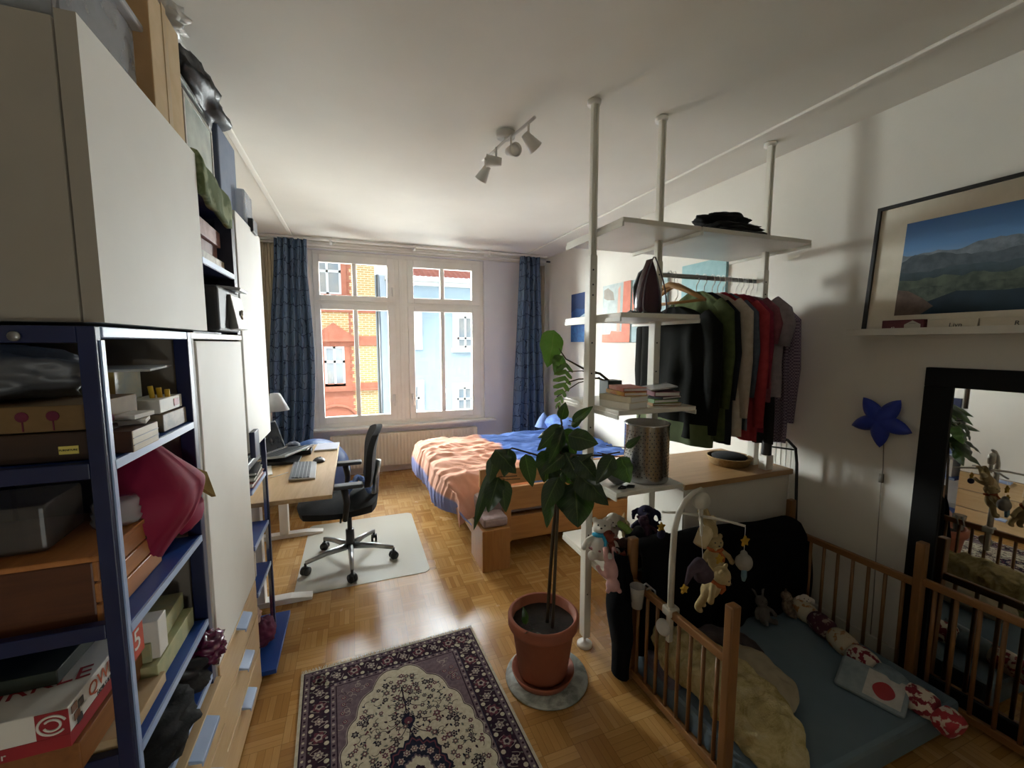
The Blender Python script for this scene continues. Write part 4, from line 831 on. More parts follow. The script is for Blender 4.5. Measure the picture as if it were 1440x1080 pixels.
# steam iron standing on its heel, soleplate towards the camera
ir = thing('steam_iron', 'dark purple steam iron standing upright on the second shelf', 'iron', (1.35, 1.72, 1.737))
def sole(t_):     # half width at height t_
    return .062 * (1 - max(0, t_ - .12) ** 1.9 / .88 ** 1.9) * (1 if t_ > .05 else .92) + .001
def ironf(scale, y0, y1):
    mb = MB()
    def fn(u, v):
        a = 2 * pi * u; w_ = sole(v) * scale; cy = (y0 + y1) / 2 + .03 * v * 0; d = (y1 - y0) / 2 * (1 - .55 * v ** 2)
        return Vector((1.345 + w_ * math.copysign(abs(cos(a)) ** .7, cos(a)), cy + d * math.copysign(abs(sin(a)) ** .7, sin(a)) , 1.745 + .255 * v))
    mb.grid(fn, 32, 26); return mb
PURP = mat('aubergine_plastic', '3d1a26', '32141f', rough=.25, ns=4)
ironf(1.0, 1.655, 1.755).build('body', PURP, ir, smooth=True)
q = MB(); pts = [(1.345 + sgn * (sole(v) + .004), 1.650 + .018 * v, 1.745 + .258 * v) for sgn, seq in ((-1, [k / 14 for k in range(15)]), (1, [k / 14 for k in range(14, -1, -1)])) for v in seq]
q.tube(pts, .0035, 6); q.build('soleplate_rim', mat('rim_metal', '6f666b', '5f575c', rough=.3, metal=.8), ir, smooth=True)
q = MB(); q.tube([(1.345, 1.75, 1.78), (1.345, 1.80, 1.80), (1.345, 1.81, 1.88), (1.345, 1.77, 1.94), (1.345, 1.71, 1.96)], .013, 10); q.build('handle', BLACKP, ir, smooth=True)
q = MB(); q.box(1.29, 1.40, 1.66, 1.79, 1.737, 1.750); q.build('heel_rest', BLACKP, ir, bevel=.005)
q = MB(); q.tube([(1.30, 1.76, 1.75), (1.25, 1.74, 1.743), (1.235, 1.68, 1.742), (1.27, 1.66, 1.742), (1.24, 1.70, 1.752), (1.26, 1.75, 1.748)], .0035, 6); q.build('power_cord', BLACKP, ir, smooth=True)
# books on the book shelf
def book(label, c, s, rz, cov, grp, z, pages=PAPER, tilt=0):
    t = thing('book', label, 'book', (c[0], c[1], z), grp); m_ = Matrix.Translation((c[0], c[1], z)) @ rot('Z', rz) @ rot('Y', tilt)
    q = MB().box(-s[0] / 2 + .003, s[0] / 2 - .003, -s[1] / 2 + .003, s[1] / 2 - .001, .003, s[2] - .003).xf(m_); q.build('pages', pages, t)
    q = MB(); q.box(-s[0] / 2, s[0] / 2, -s[1] / 2, s[1] / 2, 0, .003); q.box(-s[0] / 2, s[0] / 2, -s[1] / 2, s[1] / 2, s[2] - .003, s[2]); q.box(-s[0] / 2, -s[0] / 2 + .003, -s[1] / 2, s[1] / 2, 0.003, s[2] - .003); q.xf(m_); q.build('cover', cov, t)
    return z + s[2] + .0008
g1, g2 = 'books in the left pile on the book shelf', 'books in the right pile on the book shelf'
z = book('thick cream paperback at the bottom of the left book pile', (1.215, 1.70), (.13, .19, .030), 12, CREAM, g1, 1.2925)
z = book('cream paperback, second from the bottom of the left book pile', (1.215, 1.70), (.13, .19, .028), 15, mat('cream_cover', 'cfc3a6', 'c4b799', rough=.6), g1, z)
z = book('yellow spined paperback in the left book pile', (1.235, 1.71), (.12, .18, .018), -6, mat('yellow_cover', 'c79a3d', 'a9552f', rough=.6, ns=20), g1, z)
z = book('orange red paperback lying on top of the left book pile', (1.25, 1.72), (.12, .17, .018), -10, mat('orange_cover', 'b0583c', 'b87a66', rough=.6, ns=16), g1, z)
z = book('thin brown book at the bottom of the right book pile', (1.45, 1.74), (.15, .20, .014), -12, CARD, g2, 1.2925)
z = book('bright green book in the right book pile', (1.43, 1.74), (.14, .20, .018), -4, mat('green_cover', '4c7a2c', '5c8c38', rough=.5), g2, z)
z = book('black covered book in the right book pile', (1.44, 1.73), (.135, .19, .014), 8, BLACKP, g2, z)
z = book('pinkish paperback in the right book pile', (1.44, 1.72), (.13, .19, .022), -14, mat('mauve_cover', '9b5f6a', '84505a', rough=.6), g2, z)
z = book('pale grey magazine tilted on top of the right book pile', (1.44, 1.72), (.13, .19, .006), -24, mat('grey_cover', '9d9a97', '8d8a87', rough=.5), g2, z + .012, tilt=-9)
# stainless perforated drum
dr_ = thing('steel_basket', 'tall perforated stainless steel drum on the shelf beside the dresser', 'basket', (1.375, 1.72, .91))
q = MB(); q.lathe([(.001, .003), (.108, .003), (.110, .008), (.110, .285), (.114, .290), (.110, .295), (.104, .295), (.104, .008), (.001, .008)], (1.375, 1.72, .908), n=48); q.build('drum', mat('polished_steel', 'c4c6c8', 'b0b2b4', rough=.24, metal=1.0, ns=2), dr_, smooth=True)
q = MB()
for i in range(-8, 9):
    for j in range(14):
        a = radians(-115 + i * 11 + (5.5 if j % 2 else 0)); p = Vector((1.375 + .1103 * cos(a), 1.72 + .1103 * sin(a), .945 + j * .017)); n_ = Vector((cos(a), sin(a), 0))
        q.cyl(p, p + n_ * .0006, .0026, n=6)
pf_ = q.build('perforations', BLACKP, dr_); pf_['kind'] = 'stuff'
q = crumple((1.19, 1.70, .955), (.055, .055, .045), 17, .15, 2); solo('grey_pot', 'small dull grey round pot beside the steel drum', 'pot', q, mat('dull_steel', '6e7274', '5c6062', rough=.35, ns=4, metal=.3), smooth=True)
q = MB(); q.tube([(1.15, 1.63, .914), (1.18, 1.62, .914), (1.20, 1.635, .914), (1.18, 1.65, .914), (1.15, 1.63, .914)], .004, 6); q.tube([(1.20, 1.635, .914), (1.23, 1.62, .914), (1.245, 1.635, .914), (1.22, 1.65, .914), (1.20, 1.635, .914)], .004, 6); solo('sunglasses', 'black glasses lying at the front edge of the drum shelf', 'glasses', q, BLACKP, smooth=True)

# ================================================================ CLOTHES ON THE RAIL
def garment(name, label, cat, x, m, w0, z1, z0, th=.035, sleeve=.5, sw=.05, yc=1.88, seed=0, flare=1.08, gap=None):
    t = thing(name, label, cat, (x, yc, z0), 'clothes on the rail')
    def fn(u, v):
        a = 2 * pi * u; s = min(1, v / .13)
        w_ = (.055 + (w0 - .055) * s ** .75) * (1 + (flare - 1) * max(0, v - .13)); d = th * (.35 + .65 * s) * (1 + .25 * v)
        drop = (z1 - z0) * v; z = z1 - drop; cy, sy = cos(a), sin(a)
        rip = .011 * sin(cy * 14 + seed) * min(1, v * 3) + .014 * nz(cy * 2.5 + seed, v * 4, sy)
        return Vector((x + d * sy + rip, yc + w_ * math.copysign(abs(cy) ** .85, cy), z + (.012 * nz(cy * 3, seed, sy) if v > .97 else 0)))
    mb = MB().grid(fn, 56, 30); mb.build('body', m, t, smooth=True)
    if sleeve:
        for s_ in (-1, 1):
            sh = z1 - (z1 - z0) * .10; y = yc + s_ * (w0 - .02)
            P_ = [(x, y - s_ * .04, sh + .008), (x + .004, y + s_ * .015, sh - .05), (x + .006 * seed % .02, y + s_ * .030, sh - sleeve * .5), (x + .01, y + s_ * .022 - .0, sh - sleeve)]
            MB().tube(P_, [sw * .8, sw, sw * .9, sw * .68], 12, flat=.62, up=(0, 1, 0)).build('sleeve', m, t, smooth=True)
    hk = MB().tube([(x, yc, z1 - .02), (x, yc, z1 + .035), (x, yc - .018, z1 + .06), (x, yc - .010, 1.982), (x, yc + .004, 1.986), (x, yc + .016, 1.974)], .0022, 6)
    tag(hk.build('clothes_hanger', WHITE, None, smooth=True), 'thin wire hanger hook over the clothes rail, holding a hung garment', 'hanger', 'wire hangers on the rail')
    return t
JK = mat('black_olive_wax', '191a17', '121311', rough=.9, ns=6, bump=.5, bs=18, spec=.12)
t = garment('jacket', 'big black jacket with olive green hem, first on the rail', 'jacket', 1.70, JK, .27, 1.80, 1.09, .060, .60, .062, seed=1, yc=1.92)
q = MB()
def hem(u, v):
    a = 2 * pi * u; return Vector((1.70 + .076 * sin(a) + .006 * sin(cos(a) * 13 + 1), 1.92 + .296 * math.copysign(abs(cos(a)) ** .85, cos(a)), 1.175 - .115 * v))
lab(q.grid(hem, 48, 4).build('hem', mat('olive_lining', '55613c', '48532f', rough=.9, ns=9), t, smooth=True), 'olive green hem')
garment('cardigan', 'moss green knitted cardigan next to the black jacket', 'cardigan', 1.815, fabric('moss_green', '56613e', '4a5436', bs=160), .215, 1.885, 1.08, .030, .55, .045, seed=2, yc=1.885)
garment('coat', 'dark navy garment with a pale collar behind the green cardigan', 'coat', 1.865, fabric('dark_navy_cloth', '25272e', '1e2026'), .205, 1.88, 1.055, .020, .5, .04, seed=3)
garment('shirt', 'off white shirt hanging in front of the red shirts on the rail', 'shirt', 1.925, fabric('off_white_cloth', 'b9aea1', 'aca192'), .225, 1.88, 1.10, .030, .60, .050, seed=4)
garment('shirt', 'bright red patterned shirt showing only at its collar beside the off white shirt', 'shirt', 1.965, fabric('crimson_cloth', '8f2430', '7c1c28'), .185, 1.885, 1.20, .015, .45, .035, seed=5)
garment('shirt', 'blue grey shirt squeezed between the off white and red shirts', 'shirt', 2.005, fabric('blue_grey_cloth', '5b6574', '4f5967'), .20, 1.88, 1.12, .018, .5, .04, seed=6)
garment('shirt', 'long coral red shirt in the middle of the rail', 'shirt', 2.055, fabric('coral_red_cloth', 'a43c42', '913339'), .220, 1.88, 1.06, .028, .66, .045, seed=7)
garment('shirt', 'dark raspberry shirt behind the coral red one', 'shirt', 2.105, fabric('raspberry_cloth', '8a3044', '76263a'), .205, 1.88, 1.10, .02, .45, .042, seed=8)
garment('t_shirt', 'dusty rose t-shirt with short sleeves on the rail', 't-shirt', 2.145, fabric('dusty_rose_cloth', '8d5560', '7d4953'), .205, 1.875, 1.27, .018, .22, .05, seed=9)
garment('t_shirt', 'light grey t-shirt with short sleeves near the wall end of the rail', 't-shirt', 2.185, fabric('light_grey_cloth', '8f878c', '827a80'), .235, 1.87, 1.30, .02, .23, .06, seed=10)
garment('dress', 'long black dress behind the light grey t-shirt', 'dress', 2.220, BLACKC, .19, 1.865, 1.02, .02, .0, seed=11)
CHK, nt, b = new_mat('violet_gingham'); ck = nd(nt, 'ShaderNodeTexChecker'); ck.inputs['Scale'].default_value = 110; nt.links.new(coords(nt), ck.inputs[0]); ck.inputs['Color1'].default_value = srgb('5a4c60'); ck.inputs['Color2'].default_value = srgb('8b7c8c'); nt.links.new(ck.outputs[0], b.inputs['Base Color']); b.inputs['Roughness'].default_value = .9
garment('shirt', 'violet small checked shirt, last on the rail by the wall', 'shirt', 2.295, CHK, .215, 1.85, 1.03, .040, .62, .05, seed=12)
for k, (x, rz, y) in enumerate(((1.605, 10, 1.86), (1.645, 2, 1.87))):
    t = thing('clothes_hanger', ['bare wooden hanger nearest the iron on the rail', 'second bare wooden hanger, just right of the first one'][k], 'hanger', (x, y, 1.80), 'wooden hangers on the rail')
    m_ = Matrix.Translation((x, y, 0)) @ rot('Z', rz)
    q = MB().tube([(0, -.215, 1.815), (0, -.12, 1.865), (0, -.03, 1.905), (0, 0, 1.912), (0, .03, 1.905), (0, .12, 1.865), (0, .215, 1.815)], [.009, .012, .015, .016, .015, .012, .009], 10); q.tube([(0, -.21, 1.815), (0, .21, 1.815)], .006, 8); q.xf(m_)
    q.build('yoke', wood('hanger_wood', 'b88d58', 'a87d49', 'y'), t, smooth=True)
    q = MB().tube([(0, 0, 1.91), (0, 0, 1.945), (0, -.016, 1.965), (0, -.006, 1.985), (0, .010, 1.984), (0, .016, 1.972)], .002, 6).xf(m_); lab(q.build('hook', STEEL, t, smooth=True), 'metal hook')

# ================================================================ DRESSER
DRW = mat('dresser_white', 'cfcbc3', 'c7c3ba', rough=.45, ns=3)
ds_ = thing('dresser', 'low white chest with a light wooden top behind the playpen', 'chest', (1.99, 1.90, 0))
bx(1.60, 2.375, 1.69, 2.17, 0, .835).build('body', DRW, ds_, bevel=.003)
bx(1.585, 2.385, 1.665, 2.185, .835, .865).build('top', wood('dresser_oak', 'b08a5c', 'a07b4f', 'x', ns=5), ds_, bevel=.003)
for k in range(3): bx(1.605, 2.37, 1.682, 1.69, .02 + .272 * k, .285 + .272 * k).build('drawer', DRW, ds_, bevel=.002)
q = MB().lathe([(.001, 0), (.105, 0), (.125, .045), (.128, .048), (.121, .050), (.102, .008), (.001, .008)], (2.12, 1.88, .867), n=30); solo('woven_basket', 'shallow tan woven basket on the dresser top', 'basket', q, mat('wicker', 'a98c60', '8f7449', rough=.9, ns=60, bump=.6, bs=120, stretch=(1, 1, 3)), smooth=True)
q = MB().ball((2.12, 1.88, .912), (.10, .10, .022)); solo('black_cloth_pile', 'flat black cloth lying in the tan basket', 'cloth', q, BLACKC, smooth=True)
solo('white_carton', 'small white carton standing at the right end of the dresser top', 'box', bx(2.205, 2.26, 1.70, 1.75, .866, .95), WHT, bevel=.002)
solo('black_spray_can', 'short black can standing on the white carton', 'can', MB().lathe([(.001, 0), (.026, 0), (.027, .004), (.027, .085), (.022, .095), (.001, .097)], (2.232, 1.725, .951), n=20), BLACKP, smooth=True)
rk = thing('black_tube_rack', 'black tubular frame with thin bars standing between the dresser and the wall', 'rack', (2.42, 1.75, 0))
q = MB(); q.tube([(2.400, 1.64, .0), (2.400, 1.64, .5), (2.402, 1.66, .90), (2.398, 1.67, .985), (2.37, 1.70, 1.03), (2.33, 1.76, 1.045), (2.27, 1.80, 1.045)], .0085, 10); q.build('frame_tube', BLACKP, rk, smooth=True)
q = MB(); q.tube([(2.398, 1.68, .975), (2.30, 1.76, .985)], .005, 8); q.build('cross_tube', BLACKP, rk, smooth=True)
q = MB(); [q.tube([(2.405 + .004 * k, 1.70 + .035 * k, .0), (2.405 + .004 * k, 1.70 + .035 * k, 1.03)], .003, 6) for k in range(9)]; lab(q.build('thin_bars', WHITE, rk, smooth=True), 'thin white vertical bars')

# ================================================================ PICTURES, LEDGE, STAR, MIRROR
def canvas(label, y0, y1, z0, z1, layers, x=XR):
    t = thing('canvas_print', label, 'picture', (x - .01, (y0 + y1) / 2, z0), 'canvas prints on the right wall')
    bx(x - .022, x, y0, y1, z0, z1).build('canvas', layers[0][0], t, bevel=.002)
    q = MB(); ms = []
    for i, (m_, P_) in enumerate(layers[1:]):
        ms.append(m_); q.poly([(x - .0222 - .0003 * (i + 1), y1 - a * (y1 - y0), z0 + b_ * (z1 - z0)) for a, b_ in P_][::-1], i)
    if ms: q.build('painted_shapes', ms, t)
    return t
CP = lambda n, a, b=None, ns=14: mat(n, a, b or a, rough=.8, ns=ns)
canvas('deep blue canvas print with white clouds, nearest the window', 4.12, 4.51, 1.61, 2.17, [(CP('art_blue', '29538f', '1f4580'),), (CP('art_navy', '1c3668'), [(0, .62), (.3, .7), (.7, .66), (1, .72), (1, 1), (0, 1)]), (CP('art_cloud', 'cfdbe2', '9fc0d2'), [(.1, .42), (.35, .46), (.6, .53), (.95, .60), (.9, .50), (.6, .44), (.3, .38)]), (CP('art_sea', '2f6ea8', '254f8a', 30), [(0, 0), (1, 0), (1, .30), (0, .33)])])
canvas('coral and pale grey canvas print behind the iron shelf', 3.355, 3.83, 1.605, 2.185, [(CP('art_grey', 'c9d2d0', 'b5c2c1'),), (CP('art_coral', 'e08e78', 'd77f6a'), [(0, 0), (1, 0), (1, .16), (.35, .20), (.3, .14), (0, .14)]), (CP('art_coral', ''), [(.72, .16), (1, .16), (1, 1), (.76, 1)]), (CP('art_warm_grey', 'a8a297', '9a958b'), [(.05, .78), (.18, .74), (.45, .72), (.4, .86), (.2, .95), (.05, .92)]), (CP('art_pinkish', 'e4b7a6'), [(.55, .18), (.66, .18), (.66, .95), (.58, .9)])])
canvas('teal and coral canvas print half hidden by the black jacket', 2.86, 3.33, 1.605, 2.18, [(CP('art_teal_grey', 'a9bdc0', '97adb1'),), (CP('art_coral', ''), [(0, .50), (.2, .62), (.25, .8), (.1, .92), (0, .9)]), (CP('art_pinkish', ''), [(.35, .3), (.7, .35), (.8, .7), (.45, .8)])])
canvas('pale teal canvas print above the clothes rail', 2.275, 2.70, 1.62, 2.20, [(CP('art_teal', '9fc3c7', '8eb6bb'),), (CP('art_foam', 'c5d6d4', 'a7c4c6', 40), [(0, 0), (1, 0), (1, .40), (.8, .36), (.5, .42), (.2, .38), (0, .44)]), (CP('art_dots', '4e6b73'), [(.3, .52), (.34, .53), (.62, .56), (.6, .54)])])
lg = thing('picture_ledge', 'long white picture ledge on the right wall above the mirror', 'shelf', (XR - .05, .7, 1.63))
q = MB(); q.box(XR - .115, XR, -.25, 1.42, 1.636, 1.650); q.box(XR - .118, XR - .106, -.25, 1.42, 1.636, 1.668); q.box(XR - .012, XR, -.25, 1.42, 1.650, 1.70); q.build('ledge', mat('ledge_white', 'd6d2c8', 'cfcabf', rough=.5), lg, bevel=.002)
pf = thing('framed_photograph', 'large thin black framed mountain and lake photograph leaning on the ledge', 'picture', (2.41, .86, 1.652))
TL = math.atan2(.055, .60)
def pfm(y, z, d=0.0):            # local: y along the wall, z up the leaning frame, d towards the room
    return Vector((2.398 + z * sin(TL) - d * cos(TL), y, 1.653 + z * cos(TL) + d * -sin(TL) * 0))
def pbox(y0, y1, z0, z1, d0, d1):
    q = MB(); v = [pfm(y, z, d) for d in (d0, d1) for (y, z) in ((y0, z0), (y1, z0), (y1, z1), (y0, z1))]
    return q.add(v, [(0, 1, 2, 3), (7, 6, 5, 4), (0, 4, 5, 1), (1, 5, 6, 2), (2, 6, 7, 3), (3, 7, 4, 0)])
Y1, Y0, H_ = 1.368, .43, .605
q = MB()
for a in ((Y0, Y1, 0, .016), (Y0, Y1, H_ - .016, H_), (Y0, Y0 + .016, 0, H_), (Y1 - .016, Y1, 0, H_)): 
    b_ = pbox(a[0], a[1], a[2], a[3], 0, .022); q.add(b_.v, b_.f)
q.build('frame', BLACKP, pf, bevel=.001)
pbox(Y0 + .01, Y1 - .01, .01, H_ - .01, .004, .010).build('mount', mat('mount_board', 'd8d0bf', 'd2cab8', rough=.8), pf)
PH = []; q = MB(); iy0, iy1, iz0, iz1 = Y0 + .115, Y1 - .125, .075, H_ - .105
def ph(P_, m_, k): 
    PH.append(m_); q.poly([pfm(iy1 - a * (iy1 - iy0), iz0 + b_ * (iz1 - iz0), .0102 + .00025 * k) for a, b_ in P_][::-1], len(PH) - 1)
sky_m, nt, b = new_mat('photo_sky'); v_ = coords(nt); sx = nd(nt, 'ShaderNodeSeparateXYZ'); nt.links.new(v_, sx.inputs[0]); mr = nd(nt, 'ShaderNodeMapRange'); nt.links.new(sx.outputs[2], mr.inputs[0]); mr.inputs[1].default_value = .25; mr.inputs[2].default_value = .5
nt.links.new(ramp(nt, mr.outputs[0], [(0, '8fa5b8'), (.5, '5c86b5'), (1, '3e6ba5')]), b.inputs['Base Color']); b.inputs['Roughness'].default_value = .25
ph([(0, 0), (1, 0), (1, 1), (0, 1)], sky_m, 0)
rr = random.Random(3)
def ridge(z, amp, seed, n=44): return [(i / n, z + amp * (noise.noise(Vector((i / n * 3.2, seed, 0))) + .45 * noise.noise(Vector((i / n * 9, seed, 4))) + .2 * noise.noise(Vector((i / n * 24, seed, 8))))) for i in range(n + 1)]
for k, (z, a, sd, m_) in enumerate(((.66, .10, 2, CP('photo_far_peaks', '76808a', '596570', 30)), (.58, .12, 5, CP('photo_grey_peaks', '4f5a63', '3d4850', 24)), (.47, .10, 8, CP('photo_blue_slopes', '3c4c55', '33434b', 26)), (.38, .09, 11, CP('photo_green_slopes', '414d46', '616c60', 20)), (.28, .05, 15, CP('photo_valley', '59645a', '38443f', 34)))):
    ph([(0, 0)] + ridge(z, a, sd) + [(1, 0)], m_, k + 1)
ph([(.12, .0), (.9, 0), (.98, .12), (.80, .21), (.5, .19), (.3, .22), (.15, .12)], CP('photo_lake', '1d3444', '162a38', 8), 7)
ph([(0, 0), (.14, 0), (.20, .08), (.14, .17), (.06, .26), (0, .28)], CP('photo_rock', '6c5a4f', '5a4a42', 30), 8)
ph([(.75, 0), (1, 0), (1, .16), (.9, .11), (.82, .05)], CP('photo_shore', '39423a', '525a4a', 30), 9)
q.build('photo_print', PH, pf)
sm = [pfm(iy1 - a, iz0 + .30 + .012 * math.sin(a * 60), .012) for a in (.1, .14, .18, .22)]
mbx = thing('small_gift_box', 'small dark red box with a white house print on the ledge', 'box', (2.375, 1.205, 1.652))
bx(2.362, 2.392, 1.115, 1.272, 1.652, 1.705).build('body', mat('maroon_print', '5f1b26', '52151f', rough=.5), mbx, bevel=.002)
q = MB(); q.poly([(2.3617, 1.185, 1.657), (2.3617, 1.125, 1.657), (2.3617, 1.125, 1.683), (2.3617, 1.155, 1.701), (2.3617, 1.185, 1.683)][::-1]); q.build('house_print', mat('pale_print', 'b9b5a8', 'a9a598', rough=.6), mbx)
text('43', .016, face_m((2.3614, 1.228, 1.668), (0, -1, 0), (0, 0, 1)), WHT, mbx); text('~~~', .014, face_m((2.3614, 1.155, 1.688), (0, -1, 0), (0, 0, 1)), BLACKP, mbx)
for (y0, y1, label, tx) in ((.945, 1.105, 'white card with the handwriting Livn beside the red box on the ledge', 'Livn'), (.76, .938, 'white folded card at the right end of the ledge', 'R')):
    t = thing('name_card', label, 'card', (2.37, (y0 + y1) / 2, 1.652), 'white cards on the ledge')
    q = MB(); q.prism([(2.364, y0, 1.652), (2.389, y0, 1.652), (2.379, y0, 1.700), (2.376, y0, 1.700)], (0, y1 - y0, 0)); q.build('card', mat('card_cream', 'cfc7b5', 'c7bfac', rough=.8), t)
    mm = face_m((2.3665, (y0 + y1) / 2 - .015, 1.675), (0, -1, 0), (.26, 0, 1)); mm.translation += Vector((-.0012, 0, 0)); text(tx, .026, mm, DARKG, t, 'handwriting')
# star cushion lamp
st = thing('star_lamp', 'padded blue star wall lamp between the ledge and the mirror', 'star', (2.44, 1.285, 1.09))
def starf(side):
    mb = MB(); pts = []
    for k in range(60):
        a = 2 * pi * k / 60 + radians(38); ph_ = (k % 12) / 12; w_ = abs(ph_ - .5) * 2
        r = .066 + (.136 - .066) * w_ ** 1.1; pts.append((r * cos(a + pi / 2), r * sin(a + pi / 2)))
    ring = 8; vs = [Vector((2.44 - side * .032, 1.285, 1.215))]; fs = []
    for i in range(1, ring + 1):
        f = i / ring
        for (px_, pz_) in pts: vs.append(Vector((2.44 - side * .032 * math.sqrt(max(0, 1 - f ** 2.2)), 1.285 - px_ * f, 1.215 + pz_ * f)))
    n = 60
    for j in range(n): fs.append((0, 1 + j, 1 + (j + 1) % n))
    for i in range(ring - 1):
        for j in range(n): a0 = 1 + i * n; fs.append((a0 + j, a0 + n + j, a0 + n + (j + 1) % n, a0 + (j + 1) % n))
    if side < 0: fs = [f[::-1] for f in fs]
    return mb.add(vs, fs)
q = starf(1); r2 = starf(-1); q.add(r2.v, r2.f); q.build('star', mat('star_blue', '2238a0', '1c2f8c', rough=.5, ns=8), st, smooth=True)
q = MB().tube([(2.462, 1.275, 1.10), (2.464, 1.27, .98), (2.464, 1.272, .90)], .002, 6); q.tube([(2.464, 1.272, .90), (2.464, 1.268, .6), (2.464, 1.262, .3), (2.464, 1.26, .02)], .002, 6); q.box(2.456, 2.468, 1.264, 1.28, .90, .945); lab(q.build('power_cord', mat('cord_grey', '8d877d', '837d73', rough=.5), st, smooth=True), 'thin grey cord with inline switch')
mi = thing('floor_mirror', 'big black framed mirror leaning on the right wall', 'mirror', (2.41, .75, 0))
MT = math.atan2(.03, 1.5); my0, my1, mz = .30, 1.125, 1.49
def mbox(y0, y1, z0, z1, d0, d1):
    v = [Vector((2.425 + z * sin(MT) - d, y, z)) for d in (d0, d1) for (y, z) in ((y0, z0), (y1, z0), (y1, z1), (y0, z1))]
    return MB().add(v, [(0, 1, 2, 3), (7, 6, 5, 4), (0, 4, 5, 1), (1, 5, 6, 2), (2, 6, 7, 3), (3, 7, 4, 0)])
BF = mat('black_frame_paint', '0b0a0a', '080707', rough=.6, ns=4, spec=.2)
q = MB()
for a in ((my0, my1, 0.002, .09), (my0, my1, mz - .085, mz), (my0, my0 + .1, .09, mz - .085), (my1 - .1, my1, .09, mz - .085)):
    b_ = mbox(a[0], a[1], a[2], a[3], -.012, .022); q.add(b_.v, b_.f)
q.build('frame', BF, mi, bevel=.003)
MIR, nt, b = new_mat('mirror_silver'); b.inputs['Base Color'].default_value = (.86, .86, .84, 1); b.inputs['Metallic'].default_value = 1; b.inputs['Roughness'].default_value = .015
mbox(my0 + .098, my1 - .098, .088, mz - .083, -.006, .012).build('mirror_glass', MIR, mi)

